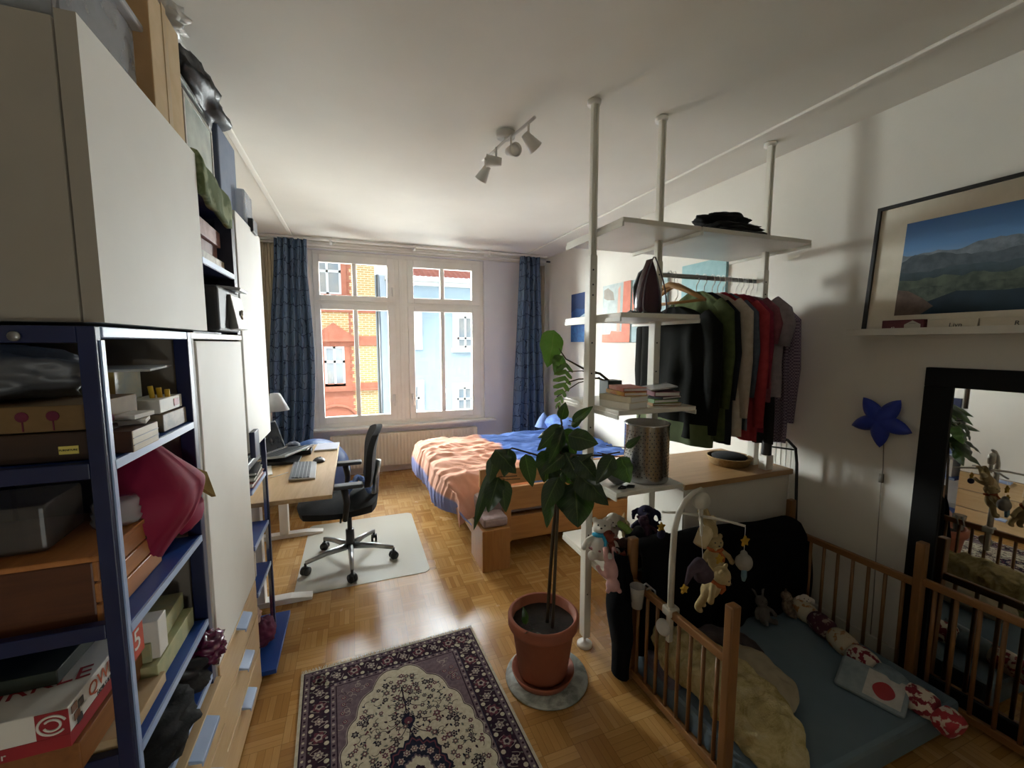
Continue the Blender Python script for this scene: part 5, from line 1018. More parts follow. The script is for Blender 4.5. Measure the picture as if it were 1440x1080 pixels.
# ================================================================ RUG
def build_rug():
    W, Lg = .86, 1.42; z0 = .009
    root = thing('oriental_rug', 'oriental rug with plum border and cream flowered field on the parquet', 'rug', (.15, 1.45, 0))
    Mx = Matrix.Translation((-.292, 2.113, 0)) @ rot('Z', 2.9)
    names = {'cream': ('c9c1ab', 'b7ae97'), 'plum': ('3a2832', '2c1f2c'), 'mauve': ('75656b', '62545a'), 'navy': ('282a3c', '20222f'), 'rose': ('6e3f48', '5f3540'), 'grey': ('6f7068', '5c5d58'), 'light': ('a99d93', '998d84')}
    ks = list(names); ms = [mat('rug_' + k, *names[k], rough=.98, ns=60, bump=.5, bs=500, spec=.1) for k in ks]; ix = {k: i for i, k in enumerate(ks)}
    mb = MB(); mb.box(0, W, -Lg, 0, .001, z0, ix['cream']); lay = [z0]
    def P2(pts, c, l): mb.poly([(x, -y, z0 + .00035 * l) for x, y in pts], ix[c])
    def rect(x0, x1, y0, y1, c, l): P2([(x0, y0), (x0, y1), (x1, y1), (x1, y0)], c, l)
    def disc(x, y, r, c, l, n=9, pet=0, amp=.25, ph_=0, sx_=1, sy_=1):
        P2([(x + sx_ * r * (1 + amp * cos(pet * 2 * pi * k / n + ph_)) * cos(-2 * pi * k / n), y + sy_ * r * (1 + amp * cos(pet * 2 * pi * k / n + ph_)) * sin(-2 * pi * k / n)) for k in range(n)][::-1], c, l)
    def flower(x, y, r, cs, l): disc(x, y, r, cs[0], l, 24, 6, .22, R.random() * 6); disc(x, y, r * .62, cs[1], l + 1, 16, 5, .2, R.random() * 6); disc(x, y, r * .28, cs[2], l + 2, 8)
    def leafp(x, y, a, r, c, l): P2([(x + r * cos(a + t_) * k, y + r * sin(a + t_) * k) for t_, k in ((0, 0), (.5, .5), (.35, .85), (0, 1.15), (-.35, .85), (-.5, .5))], c, l)
    def vine(P_, c, l, w_=.0016):
        for (x0, y0), (x1, y1) in zip(P_, P_[1:]):
            d = math.hypot(x1 - x0, y1 - y0) or 1; nx, ny = -(y1 - y0) / d * w_, (x1 - x0) / d * w_
            P2([(x0 + nx, y0 + ny), (x1 + nx, y1 + ny), (x1 - nx, y1 - ny), (x0 - nx, y0 - ny)], c, l)
    def arc(x, y, r, a0, a1, n=8): return [(x + r * cos(a0 + (a1 - a0) * k / n), y + r * sin(a0 + (a1 - a0) * k / n)) for k in range(n + 1)]
    rect(.012, W - .012, .006, Lg - .01, 'plum', 1); rect(.018, W - .018, .012, Lg - .016, 'mauve', 2); rect(.040, W - .040, .034, Lg - .034, 'plum', 3)
    rect(.125, W - .125, .119, Lg - .12, 'navy', 4); rect(.129, W - .129, .123, Lg - .124, 'mauve', 5); rect(.150, W - .150, .144, Lg - .145, 'plum', 6); rect(.155, W - .155, .149, Lg - .15, 'mauve', 7)
    def border(fx, length):
        n = int(length / .075)
        for k in range(n):
            s = (k + .5) * length / n; x, y = fx(s, .5)
            flower(x, y, .026 if k % 2 == 0 else .017, (('rose', 'light', 'plum') if k % 2 == 0 else ('light', 'mauve', 'cream')), 8)
            for d in (.14, .86):
                x, y = fx(s + .036, d); disc(x, y, .008, 'cream', 9, 8); x, y = fx(s + .012, d); disc(x, y, .005, 'light', 8, 6); x, y = fx(s - .018, d); leafp(x, y, R.random() * 6, .012, 'grey', 8)
            vine([fx(s - .03 + .06 * j / 8, .5 + .36 * sin(j / 8 * 2 * pi + k * pi)) for j in range(9)], 'light', 8, .0013)
        n = int(length / .02)
        for k in range(n):
            s = (k + .5) * length / n; x, y = fx(s, -.18); disc(x, y, .0045, 'cream' if k % 2 else 'plum', 6, 6); x, y = fx(s, 1.17); disc(x, y, .005, 'light' if k % 2 else 'plum', 8, 6)
    border(lambda s, d: (.040 + s, .036 + .083 * d), W - .08)
    border(lambda s, d: (.042 + .083 * d, .04 + s), Lg - .08); border(lambda s, d: (W - .042 - .083 * d, .04 + s), Lg - .08); border(lambda s, d: (.040 + s, Lg - .036 - .083 * d), W - .08)
    # cream scalloped field
    cx, cy = W / 2, Lg / 2; N = 220; pts = []
    for k in range(N):
        a = 2 * pi * k / N; ex, ey = .282, .56
        r = 1 / ((abs(cos(a)) / ex) ** 1.75 + (abs(sin(a)) / ey) ** 1.75) ** (1 / 1.75)
        sc = 1 + .055 * abs(sin(a * 12)) - .02
        pts.append((cx + r * sc * cos(a), cy + r * sc * sin(a)))
    P2([(cx + (x - cx) * 1.025, cy + (y - cy) * 1.018) for x, y in pts][::-1], 'light', 8); P2([(cx + (x - cx) * 1.012, cy + (y - cy) * 1.01) for x, y in pts][::-1], 'plum', 9); P2(pts[::-1], 'cream', 10)
    inside = lambda x, y, m_=.93: (abs(x - cx) / (.282 * m_)) ** 1.75 + (abs(y - cy) / (.56 * m_)) ** 1.75 < 1
    # spandrels
    for k in range(900):
        x, y = R.uniform(.165, W - .165), R.uniform(.16, Lg - .16)
        if not inside(x, y, 1.09):
            if k % 4 == 0: flower(x, y, .010, ('rose', 'light', 'plum'), 8)
            else: vine(arc(x, y, .012, R.random() * 6, R.random() * 6 + 3, 6), 'light' if k % 3 else 'plum', 8, .0012)
    # central medallion
    med = lambda a, s: (1 + .06 * cos(8 * a) + .045 * cos(24 * a)) * s
    for s, c, l in ((.122, 'navy', 14), (.112, 'rose', 15), (.106, 'navy', 16), (.062, 'mauve', 18), (.056, 'cream', 19), (.030, 'plum', 20)):
        P2([(cx + .95 * med(2 * pi * k / 96, s) * cos(2 * pi * k / 96), cy + 1.35 * med(2 * pi * k / 96, s) * sin(2 * pi * k / 96)) for k in range(96)][::-1], c, l)
    for k in range(16):
        a = 2 * pi * k / 16; flower(cx + .080 * cos(a), cy + .113 * sin(a), .013, ('light', 'rose', 'cream'), 18)
    for sg in (-1, 1):
        vine([(cx, cy + sg * .19), (cx, cy + sg * .44)], 'plum', 11, .003); disc(cx, cy + sg * .25, .026, 'navy', 12, 16, 4, .15, 0, 1, 1.5); disc(cx, cy + sg * .25, .014, 'rose', 13, 10)
        for j in range(5):
            y = cy + sg * (.22 + .055 * j)
            for sx_ in (-1, 1):
                r = .14 - .02 * j; vine(arc(cx + sx_ * r, y, r, pi if sx_ > 0 else 0, (pi + sg * sx_ * 1.5) if sx_ > 0 else (sg * sx_ * 1.5), 10), 'plum', 11, .0018)
    used = []
    for k in range(5200):
        x, y = R.uniform(cx - .275, cx + .275), R.uniform(cy - .55, cy + .55); dm = math.hypot((x - cx) / .95, (y - cy) / 1.35)
        if not inside(x, y) or dm < .135: continue
        if any((x - a) ** 2 + (y - b_) ** 2 < .00034 for a, b_ in used): continue
        used.append((x, y)); kd = R.random()
        if kd < .42: flower(x, y, R.uniform(.009, .0145), R.choice([('navy', 'light', 'plum'), ('rose', 'mauve', 'cream'), ('plum', 'grey', 'light'), ('grey', 'rose', 'cream')]), 12)
        elif kd < .8: a = R.random() * 6.3; vine(arc(x, y, .016, a, a + 2.6, 6), 'plum', 11, .0013); leafp(x + .016 * cos(a), y + .016 * sin(a), a + 1.2, .013, R.choice(['navy', 'grey', 'rose']), 12)
        else: leafp(x, y, R.random() * 6.3, .016, R.choice(['grey', 'navy', 'plum']), 12)
    mb.xf(Mx); mb.build('pile', ms, root)
    fr_ = MB()
    for y, sg in ((0, 1), (-Lg, -1)):
        for k in range(330):
            x = W * (k + .5) / 330; l_ = R.uniform(.018, .032); dx = R.uniform(-.008, .008); w_ = .0011
            fr_.add([(x - w_, y, .004), (x + w_, y, .004), (x + w_ + dx, y + sg * l_ * .5, .003), (x - w_ + dx, y + sg * l_ * .5, .003), (x - w_ + dx * 1.6, y + sg * l_, .0015), (x + w_ + dx * 1.6, y + sg * l_, .0015)], [(0, 1, 2, 3), (3, 2, 5, 4)])
    fr_.xf(Mx); f = fr_.build('fringe', ms[0], root); f['kind'] = 'stuff'; f['label'] = 'cream knotted fringe'
build_rug()

# ================================================================ POTTED TREE
PC = (.800, 1.710)
pt_ = thing('potted_avocado_tree', 'tall dark leafed houseplant in a terracotta pot beside the shelving pole', 'plant', (PC[0], PC[1], .018))
TERRA = mat('terracotta', '9c5a40', '8a4c35', rough=.7, ns=6, bump=.1)
MB().lathe([(.001, .032), (.112, .032), (.116, .036), (.148, .262), (.162, .268), (.168, .280), (.168, .318), (.160, .326), (.150, .322), (.146, .270), (.001, .26)], (PC[0], PC[1], 0), 44).build('pot', TERRA, pt_, smooth=True)
MB().lathe([(.001, .014), (.135, .014), (.150, .048), (.145, .050), (.130, .024), (.001, .024)], (PC[0], PC[1], 0), 40).build('saucer', TERRA, pt_, smooth=True)
def soil(u, v): a = 2 * pi * u; r = .148 * v; return Vector((PC[0] + r * cos(a), PC[1] + r * sin(a), .276 + .006 * nz(r * 40 * cos(a), r * 40 * sin(a))))
MB().grid(soil, 30, 8).build('soil', mat('potting_soil', '2a2019', '1c1511', rough=1, ns=60, bump=.6, bs=90), pt_, smooth=True)
solo('marble_disc', 'round grey mottled plate under the terracotta pot', 'plate', MB().lathe([(.001, .001), (.195, .001), (.197, .005), (.195, .012), (.001, .0125)], (.815, 1.70, 0), 44), mat('mottled_stone', 'a9aaa2', '6f736c', rough=.4, ns=9, dist=2), smooth=True)
STEMM = mat('plant_stem', '4a3b28', '3c3120', rough=.8, ns=20); 
def leaf_mat(name, a, b_):
    if name in MATS: return MATS[name]
    m, nt, b = new_mat(name); tc = nd(nt, 'ShaderNodeTexCoord'); sx = nd(nt, 'ShaderNodeSeparateXYZ'); nt.links.new(tc.outputs['UV'], sx.inputs[0])
    rib = mt(nt, 'MINIMUM', mt(nt, 'MULTIPLY', mt(nt, 'ABSOLUTE', mt(nt, 'SUBTRACT', sx.outputs[0], .5)), 28), 1)
    vein = mt(nt, 'FRACT', mt(nt, 'MULTIPLY', mt(nt, 'ADD', sx.outputs[1], mt(nt, 'MULTIPLY', mt(nt, 'ABSOLUTE', mt(nt, 'SUBTRACT', sx.outputs[0], .5)), -.5)), 9))
    vm_ = mt(nt, 'MINIMUM', mt(nt, 'MULTIPLY', vein, 7), 1)
    f = mt(nt, 'MULTIPLY', rib, mt(nt, 'ADD', .6, mt(nt, 'MULTIPLY', vm_, .4)))
    base = mixc(nt, noise_f(nt, coords(nt), 9), srgb(a), srgb(b_)); lit = mixc(nt, .5, base, srgb('7c8f52')); nt.links.new(mixc(nt, f, lit, base), b.inputs['Base Color'])  # paler green along midrib and veins
    b.inputs['Roughness'].default_value = .32; b.inputs['Transmission Weight'].default_value = 0
    out = nt.nodes['Material Output']; tl = nd(nt, 'ShaderNodeBsdfTranslucent'); tl.inputs[0].default_value = srgb('5c8a2c'); mx = nd(nt, 'ShaderNodeMixShader'); mx.inputs[0].default_value = .12
    nt.links.new(b.outputs[0], mx.inputs[1]); nt.links.new(tl.outputs[0], mx.inputs[2]); nt.links.new(mx.outputs[0], out.inputs[0])
    MATS[name] = m; return m
LEAF = leaf_mat('avocado_leaf', '24351f', '192717')
def leaf(mb, b_, t_, w_, droop=.12, fold=.35, wav=.06, mi=0, split=0, facing=None):
    b_, t_ = Vector(b_), Vector(t_); ax = t_ - b_; L_ = ax.length; d = ax.normalized()
    view = Vector(facing) if facing else Vector((R.uniform(-.9, .4), -1, R.uniform(-.1, .9)))
    side = d.cross(view).normalized(); nrm = side.cross(d).normalized()
    def fn(u, v):
        s = 2 * u - 1; prof = (sin(pi * min(1, v ** .72)) ** .8) * (1 - .25 * v) * 1.08
        if v > .985: prof = 0
        ww = w_ / 2 * prof
        c = b_ + ax * v + nrm * (droop * L_ * 4 * v * (1 - v) * .6)
        return c + side * (s * ww) + nrm * (-fold * abs(s) * ww + wav * ww * sin(v * 18 + s * 2))
    if not split: return mb.grid(fn, 6, 14, mi)
    vs = []; fs = []     # split leaf: fingers joined at the rib
    k = 7
    for sgn in (-1, 1):
        for j in range(k):
            v0, v1 = .10 + .82 * j / k, .10 + .82 * (j + .72) / k
            u0 = .5; a = [fn(.5, v0), fn(.5, v1)]
            e0, e1 = fn(.5 + sgn * .5, min(.99, v0 + .10)), fn(.5 + sgn * .5, min(.99, v1 + .06)); m0, m1 = fn(.5 + sgn * .25, v0 + .04), fn(.5 + sgn * .25, v1 + .05)
            o = len(vs); vs += [a[0], a[1], m1, m0, e1, e0]; fs += [(o, o + 1, o + 2, o + 3), (o + 3, o + 2, o + 4, o + 5)]
    return mb.add(vs, fs, mi, [(.5, .3)] * len(vs))
LEAVES = [(0.948, 1.72, 1.233, 1.046, 1.7, 1.303, 0.04), (0.952, 1.74, 1.207, 0.993, 1.7, 1.246, 0.03), (0.888, 1.72, 1.221, 0.722, 1.62, 1.137, 0.056), (0.889, 1.7, 1.213, 0.767, 1.6, 1.08, 0.056), (0.916, 1.7, 1.172, 1.028, 1.62, 1.142, 0.092), (0.833, 1.74, 1.103, 0.794, 1.7, 0.961, 0.083), (0.888, 1.74, 1.149, 0.921, 1.76, 0.985, 0.067), (0.908, 1.78, 1.191, 0.832, 1.86, 1.133, 0.044), (0.741, 1.8, 1.074, 0.763, 1.76, 0.925, 0.067), (0.591, 1.8, 1.11, 0.665, 1.72, 1.013, 0.088), (0.608, 1.8, 0.979, 0.543, 1.76, 0.833, 0.076), (0.629, 1.8, 0.963, 0.623, 1.74, 0.829, 0.063), (0.604, 1.84, 1.022, 0.497, 1.84, 0.721, 0.05), (0.904, 1.66, 1.028, 0.989, 1.6, 1.108, 0.046), (0.924, 1.62, 1.009, 1.01, 1.5, 0.898, 0.115), (0.917, 1.64, 0.966, 0.859, 1.5, 0.822, 0.142), (0.839, 1.64, 1.001, 0.723, 1.56, 0.884, 0.076), (0.808, 1.66, 0.903, 0.772, 1.62, 0.782, 0.064), (1.05, 1.53, 1.108, 0.963, 1.53, 0.99, 0.066), (1.09, 1.54, 1.096, 1.118, 1.50, 0.985, 0.117), (1.135, 1.56, 1.129, 1.216, 1.56, 1.176, 0.029), (0.874, 1.66, 1.094, 0.718, 1.58, 1.04, 0.058), (0.883, 1.66, 0.96, 0.835, 1.6, 0.856, 0.075), (0.903, 1.74, 1.19, 0.981, 1.74, 1.063, 0.084), (0.904, 1.74, 1.079, 1.036, 1.8, 0.951, 0.067)]
q = MB()
for l_ in LEAVES: leaf(q, l_[:3], l_[3:6], l_[6] * 1.28)
for a_, b_, w_ in (((.90, 1.74, 1.16), (.84, 1.80, 1.02), .07), ((.89, 1.68, 1.10), (.93, 1.60, .96), .08), ((.86, 1.72, 1.12), (.79, 1.64, 1.03), .07), ((.92, 1.70, 1.02), (1.00, 1.70, .93), .09), ((.87, 1.66, 1.02), (.80, 1.66, .95), .075), ((.66, 1.80, 1.11), (.62, 1.76, .99), .07), ((.60, 1.82, 1.08), (.555, 1.78, .96), .06), ((.93, 1.64, 1.08), (.99, 1.56, .99), .085), ((.88, 1.70, 1.20), (.83, 1.66, 1.10), .06), ((.90, 1.74, 1.24), (.90, 1.70, 1.33), .045)): leaf(q, a_, b_, w_ * 1.25)
leaf(q, (.72, 1.66, .29), (.66, 1.60, .33), .045); leaf(q, (.74, 1.65, .28), (.735, 1.58, .27), .04); leaf(q, (.71, 1.70, .29), (.70, 1.72, .37), .04)
fo = q.build('foliage', LEAF, pt_, smooth=True)
q = MB(); S1 = [(0.815, 1.7, 0.27), (0.842, 1.7, 0.712), (0.867, 1.7, 0.949), (0.886, 1.72, 1.111), (0.902, 1.74, 1.224), (0.893, 1.76, 1.306)]
q.tube(S1, [.0085, .008, .007, .006, .005, .003], 8); q.tube([(.825, 1.66, .27), (.845, 1.67, .696), (.862, 1.68, .956), (.883, 1.68, 1.054), (.917, 1.66, 1.09), (1.024, 1.58, 1.098), (1.09, 1.54, 1.118)], [.008, .0075, .006, .0055, .005, .004, .003], 8)
q.tube([(.877, 1.70, 1.05), (.784, 1.76, 1.077), (.675, 1.80, 1.111), (.603, 1.82, 1.079)], [.005, .0045, .004, .003], 8)
for l_ in LEAVES: q.tube([l_[:3], (Vector(l_[:3]) * .7 + Vector((.88, 1.70, l_[2] + .02)) * .3)], [.0018, .0022], 5)
q.build('stem', STEMM, pt_, smooth=True)
# swiss cheese plant on the book shelf
mo = thing('monstera', 'monstera in a small dark square pot on the book shelf, long stalks to the left', 'plant', (1.335, 1.99, 1.293))
MB().prism([(1.285, 1.94, 1.295), (1.375, 1.94, 1.295), (1.375, 2.03, 1.295), (1.285, 2.03, 1.295)], (0, 0, .10)).build('pot', mat('dark_green_pot', '2e3a36', '27322f', rough=.5), mo, bevel=.004)
q = MB(); q.tube([(1.33, 1.98, 1.38), (1.27, 2.0, 1.43), (1.20, 2.03, 1.45), (1.10, 2.08, 1.51), (1.04, 2.10, 1.60)], [.007, .007, .006, .004, .003], 8)
q.tube([(1.33, 1.98, 1.38), (1.26, 2.0, 1.405), (1.16, 2.04, 1.40), (1.07, 2.08, 1.37)], [.006, .005, .004, .003], 8); q.tube([(1.25, 2.0, 1.43), (1.18, 2.04, 1.445), (1.09, 2.08, 1.44)], .0028, 6); q.tube([(1.27, 2.0, 1.41), (1.16, 2.04, 1.38), (1.05, 2.09, 1.30)], .003, 6)
q.build('stem', STEMM, mo, smooth=True)
LM = leaf_mat('monstera_leaf', '58802b', '4a7024'); LD = leaf_mat('monstera_leaf_dark', '44622c', '35522a')
q = MB(); leaf(q, (1.035, 2.10, 1.67), (.985, 2.08, 1.465), .155, .08, .1, facing=(.15, -1, .2)); q.build('leaf', LM, mo, smooth=True)
q = MB(); leaf(q, (1.10, 2.07, 1.52), (1.03, 2.05, 1.22), .13, .1, .3, split=1, facing=(.2, -1, .3)); leaf(q, (1.075, 2.07, 1.53), (1.02, 2.06, 1.43), .10, .1, .3, facing=(.5, -1, .6)); q.build('leaf', LD, mo, smooth=True)

# ================================================================ PLAYPEN
BEE = wood('playpen_beech', '825a33', '714c29', 'z', ns=6); BEEY = wood('playpen_beech', '8a6036', '7a522c', 'y', ns=6)
pp = thing('playpen', 'natural wood playpen of upright bars with thick square posts, lower right', 'playpen', (1.77, 1.2, 0))
def pen_side(p0, p1, zr, n, posts=(True, True), tall=.70):
    p0, p1 = Vector((*p0, 0)), Vector((*p1, 0)); d = (p1 - p0); L_ = d.length; a = math.atan2(d.y, d.x); c = (p0 + p1) / 2
    r_ = MB().obox((c.x, c.y, zr - .016), (L_, .024, .034), a).build('top_rail', BEEY, pp, bevel=.005)
    MB().obox((c.x, c.y, .045), (L_, .024, .034), a).build('bottom_rail', BEEY, pp, bevel=.005)
    for k in range(n):
        q_ = p0 + d * ((k + .8) / (n + .6)); MB().cyl((q_.x, q_.y, .055), (q_.x, q_.y, zr - .02), .0078, n=10).build('bar', BEE, pp, smooth=True)
    for f, q_ in zip(posts, (p0, p1)):
        if f: MB().box(q_.x - .021, q_.x + .021, q_.y - .017, q_.y + .017, .0, tall).build('post', BEE, pp, bevel=.005)
pen_side((1.185, 1.555), (1.195, 1.012), .505, 8)
pen_side((1.185, 1.575), (2.335, 1.63), .505, 14, (False, True))
pen_side((2.335, 1.63), (2.345, 1.035), .535, 8, (False, True), .715)
pen_side((2.345, 1.035), (2.345, .42), .555, 8, (False, True), .715)
solo('playpen_mattress', 'blue grey covered mattress on the floor of the playpen', 'mattress', bx(1.225, 2.305, .845, 1.56, .004, .125), fabric('blue_grey_sheet', '6f808c', '667783', ns=3, bs=300), bevel=.02)
FUR, nt, b = new_mat('yellow_sheepskin'); v_ = coords(nt); f_ = noise_f(nt, v_, 9, 5, .7, 1.2); nt.links.new(ramp(nt, f_, [(.3, '9c8a55'), (.5, 'c9b987'), (.7, 'd8cca3')]), b.inputs['Base Color']); b.inputs['Roughness'].default_value = 1; b.inputs['Specular IOR Level'].default_value = .05
bumpn(nt, b, noise_f(nt, v_, 70, 6, .7, 1.5), .9, .01)
def fleece(name, label, cat, path, wid, hgt, m, seed, lump=.018):
    n = len(path)
    def P(s):
        s *= n - 1; i = min(int(s), n - 2); f = s - i; return Vector(path[i]) * (1 - f) + Vector(path[i + 1]) * f
    def fn(u, v):
        c = P(v); d = (P(min(1, v + .02)) - P(max(0, v - .02))).normalized(); sd = Vector((-d.y, d.x, 0)).normalized()
        e = max(.02, math.sqrt(max(0, 1 - abs(2 * v - 1) ** 3))); a = 2 * pi * u
        r1, r2 = wid * e, hgt * e; k = 1 + .16 * nz(c.x * 9 + cos(a) * 2, c.y * 9, seed + sin(a) * 2)
        p = c + sd * (r1 * cos(a) * k) + Vector((0, 0, r2 * (math.copysign(abs(sin(a)) ** .8, sin(a))) * k))
        p += Vector((nz(p.x * 26, p.y * 26, p.z * 26 + seed), nz(p.x * 26, p.y * 26 + 9, p.z * 26), nz(p.x * 26 + 5, p.y * 26, p.z * 26))) * lump
        return p
    return solo(name, label, cat, MB().grid(fn, 70, 90), m, smooth=True)
fleece('sheepskin', 'yellowish shaggy sheepskin blanket heaped along the left playpen bars', 'blanket', [(1.29, 1.50, .23), (1.31, 1.36, .24), (1.34, 1.20, .24), (1.36, 1.05, .22), (1.345, .92, .19), (1.33, .86, .17)], .115, .105, FUR, 3)
fleece('nursing_pillow', 'plump cream cushion lying beside the yellow sheepskin', 'cushion', [(1.60, 1.36, .17), (1.575, 1.25, .18), (1.565, 1.14, .18), (1.545, 1.03, .165)], .105, .065, fabric('cream_teddy', 'a89d86', '9c917a', ns=12, bs=200), 7, .006)
fleece('grey_blanket', 'greyish folded blanket behind the cream cushion', 'blanket', [(1.50, 1.50, .17), (1.60, 1.46, .17), (1.70, 1.38, .155), (1.73, 1.28, .145)], .06, .04, fabric('dim_grey_plum', '5d5556', '4b4447', ns=10), 12, .008)
fleece('lilac_cloth', 'lilac grey cloth hanging low inside the left playpen bars', 'cloth', [(1.245, 1.50, .14), (1.25, 1.40, .15), (1.245, 1.30, .14)], .03, .05, fabric('lilac_grey', '6d6a78', '5f5c6b'), 15, .008)
# black blanket over the back rail
def bl(u, v):
    x = 1.212 + 1.148 * u; s = v * 1.36
    top = .61 + .02 * sin(x * 5) + (.015 if u < .2 else 0) + .03 * nz(x * 3, 1) - .11 * max(0, u - .93) / .07
    if v < .62: z = .12 + (top - .12) * (v / .62); y = 1.530 + .02 * nz(x * 6, v * 2, 2) + .02 * sin(x * 23 + v * 2) * (1 - v) 
    elif v < .74: a = (v - .62) / .12 * pi; z = top + .022 * sin(a); y = 1.530 + .055 * (1 - cos(a))
    else: z = top - (v - .74) / .26 * .45; y = 1.640 + .012 * sin(x * 19)
    return Vector((x, y, z))
solo('black_blanket', 'black blanket draped over the rear rail of the playpen', 'blanket', MB().grid(bl, 90, 50), mat('black_fleece', '121214', '0d0d0f', rough=1, ns=9, bump=.3, bs=90, spec=.1), smooth=True, solid=.012)
def jk2(u, v):
    a = 2 * pi * u; z = .625 - .60 * v; r = .030 + .026 * sin(min(1, v * 1.3) * pi * .9) + .010 * nz(cos(a) * 2, v * 4, 3)
    return Vector((1.140 + r * .95 * cos(a) + .02 * nz(v * 3, 4), 1.585 - .02 * v + r * 1.4 * sin(a), z))
solo('black_jacket', 'black jacket hanging down outside the rear left corner post of the playpen', 'jacket', MB().grid(jk2, 30, 40), MATS['black_fleece'], smooth=True)
# cup holder, disc
cp = thing('plastic_cup', 'translucent plastic beaker hooked over the left playpen rail', 'cup', (1.155, 1.455, .44))
MB().lathe([(.001, 0), (.024, 0), (.033, .095), (.034, .098), (.031, .098), (.023, .004), (.001, .004)], (1.145, 1.462, .425), 26).build('beaker', clear('milky_beaker', 'b9b7b3', .2, .6), cp, smooth=True)
q = MB().tube([(1.175, 1.47, .512), (1.19, 1.46, .525), (1.205, 1.45, .512), (1.205, 1.44, .47)], .005, 8); q.tube([(1.175, 1.44, .512), (1.19, 1.43, .525), (1.205, 1.42, .512), (1.205, 1.41, .47)], .005, 8); q.build('hook', clear('milky_hook', 'a9a7a9', .2, .75), cp, smooth=True)
solo('clip_disc', 'round white plastic disc clipped inside the left playpen bars', 'disc', MB().lathe([(.001, -.006), (.032, -.006), (.034, 0), (.032, .006), (.026, .008), (.001, .008)], (1.172, 1.322, .415), 26, m=rot('Z', 10) @ rot('Y', -78)), mat('disc_white', 'aeaaa3', 'a29e97', rough=.4), smooth=True)

# ================================================================ SOFT TOYS
def plush(label, c, s, rz, tilt, m, m2=None, pose='sit', ears='round', snout=True, extra=None, grp=None, name='soft_toy', cat='soft toy'):
    t = thing(name, label, cat, c, grp); T = Matrix.Translation(Vector(c)) @ rot('Z', rz) @ rot('X', tilt) @ Matrix.Scale(s, 4)
    q = MB(); q.ball((0, 0, .38), (.26, .22, .34)); q.ball((0, -.02, .86), (.24, .22, .22)); q.tube([(0, 0, .6), (0, 0, .8)], [.16, .14], 10)
    if snout: q.ball((0, -.20, .80), (.10, .10, .08))
    for sg in (-1, 1):
        if ears == 'round': q.ball((sg * .19, .02, 1.04), (.085, .05, .085))
        elif ears == 'long': q.tube([(sg * .12, 0, 1.02), (sg * .20, .02, 1.25), (sg * .32, .0, 1.38)], [.05, .07, .03], 8, flat=.5)
        elif ears == 'flop': q.tube([(sg * .2, 0, .98), (sg * .34, -.02, .86), (sg * .36, -.02, .66)], [.05, .085, .05], 8, flat=.4)
        q.tube([(sg * .18, 0, .62), (sg * .36, -.08, .48), (sg * .42, -.14, .34)], [.085, .08, .075], 8); q.ball((sg * .42, -.14, .33), .085)
        if pose == 'sit': q.tube([(sg * .14, -.05, .16), (sg * .22, -.34, .12)], [.11, .095], 8); q.ball((sg * .22, -.36, .15), (.095, .07, .12))
        else: q.tube([(sg * .12, 0, .14), (sg * .15, 0, -.22)], [.11, .09], 8); q.ball((sg * .15, -.05, -.25), (.09, .12, .07))
    q.xf(T); bd = q.build('body', m, t, remesh=max(.0028, s * .028))
    e = MB(); [e.ball((sg * .085, -.212, .90), .022) for sg in (-1, 1)]; e.ball((0, -.29, .82), (.032, .02, .022)); e.xf(T); e.build('face', BLACKP, t, smooth=True)
    if m2:
        sc = MB(); sc.tube([(.19 * cos(a * pi / 8), .17 * sin(a * pi / 8), .665 + .01 * sin(a)) for a in range(17)], .055, 8); sc.tube([(.05, -.18, .64), (.12, -.25, .5), (.10, -.24, .36)], [.05, .06, .05], 8, flat=.4); sc.xf(T); lab(sc.build('scarf', m2, t, smooth=True), 'coloured neck scarf')
    return t
TG = 'soft toys heaped on the lowest shelf'
PW = fabric('plush_white', 'd8d2c8', 'ccc5ba', ns=20); PPK = fabric('plush_pink', 'c79c98', 'b88d89'); PNV = fabric('plush_navy', '2c2a40', '252338'); PTQ = fabric('turquoise_cloth', '3a9cc0', '338fb2')
PBR = fabric('plush_brown', '4a3530', '3e2c28'); PRD = fabric('plush_brick', '8e4b3f', '7f4136'); PGR = fabric('plush_green', '8fae62', '80a055'); PCR = fabric('plush_cream', 'c9b896', 'bba985'); PMG = fabric('plush_sea', '5d8584', '517777')
plush('white bear with turquoise scarf lolling over the left front corner of the toy heap', (1.085, 1.67, .535), .19, -35, -28, PW, PTQ, grp=TG)
plush('pale pink and white doll with turquoise cap hanging head down at the shelf edge', (1.10, 1.61, .595), .14, -20, 150, PPK, None, 'stand', grp=TG)
plush('white rounded lamb at the top left of the toy heap', (1.235, 1.82, .555), .16, -10, 15, PW, None, 'sit', 'flop', grp=TG)
plush('brick red long armed monkey in the middle of the toy heap', (1.185, 1.635, .560), .14, 40, -40, PRD, None, 'sit', 'none', grp=TG)
plush('navy blue elephant in the right half of the toy heap', (1.40, 1.72, .545), .19, -30, -25, PNV, None, 'sit', 'flop', grp=TG)
plush('dark brown bear lying in front of the navy elephant', (1.31, 1.64, .555), .15, 90, -60, PBR, None, 'sit', 'round', grp=TG)
plush('cream rabbit squeezed between navy elephant and corner post', (1.30, 1.70, .575), .12, 10, -40, PCR, None, 'sit', 'long', grp=TG)
plush('black and white penguin in the middle of the toy heap', (1.25, 1.72, .575), .13, 45, 40, mat('plush_black', '202025', '18181c', rough=1, bump=.3, bs=300), None, 'stand', 'none', grp=TG)
solo('stuffed_snake', 'light green stuffed snake with grey tip across the top of the toy heap', 'soft toy', MB().tube([(1.225, 1.77, .655), (1.24, 1.76, .678), (1.265, 1.72, .660), (1.285, 1.69, .625), (1.30, 1.67, .585)], [.012, .018, .019, .018, .013], 12), PGR, TG, smooth=True)
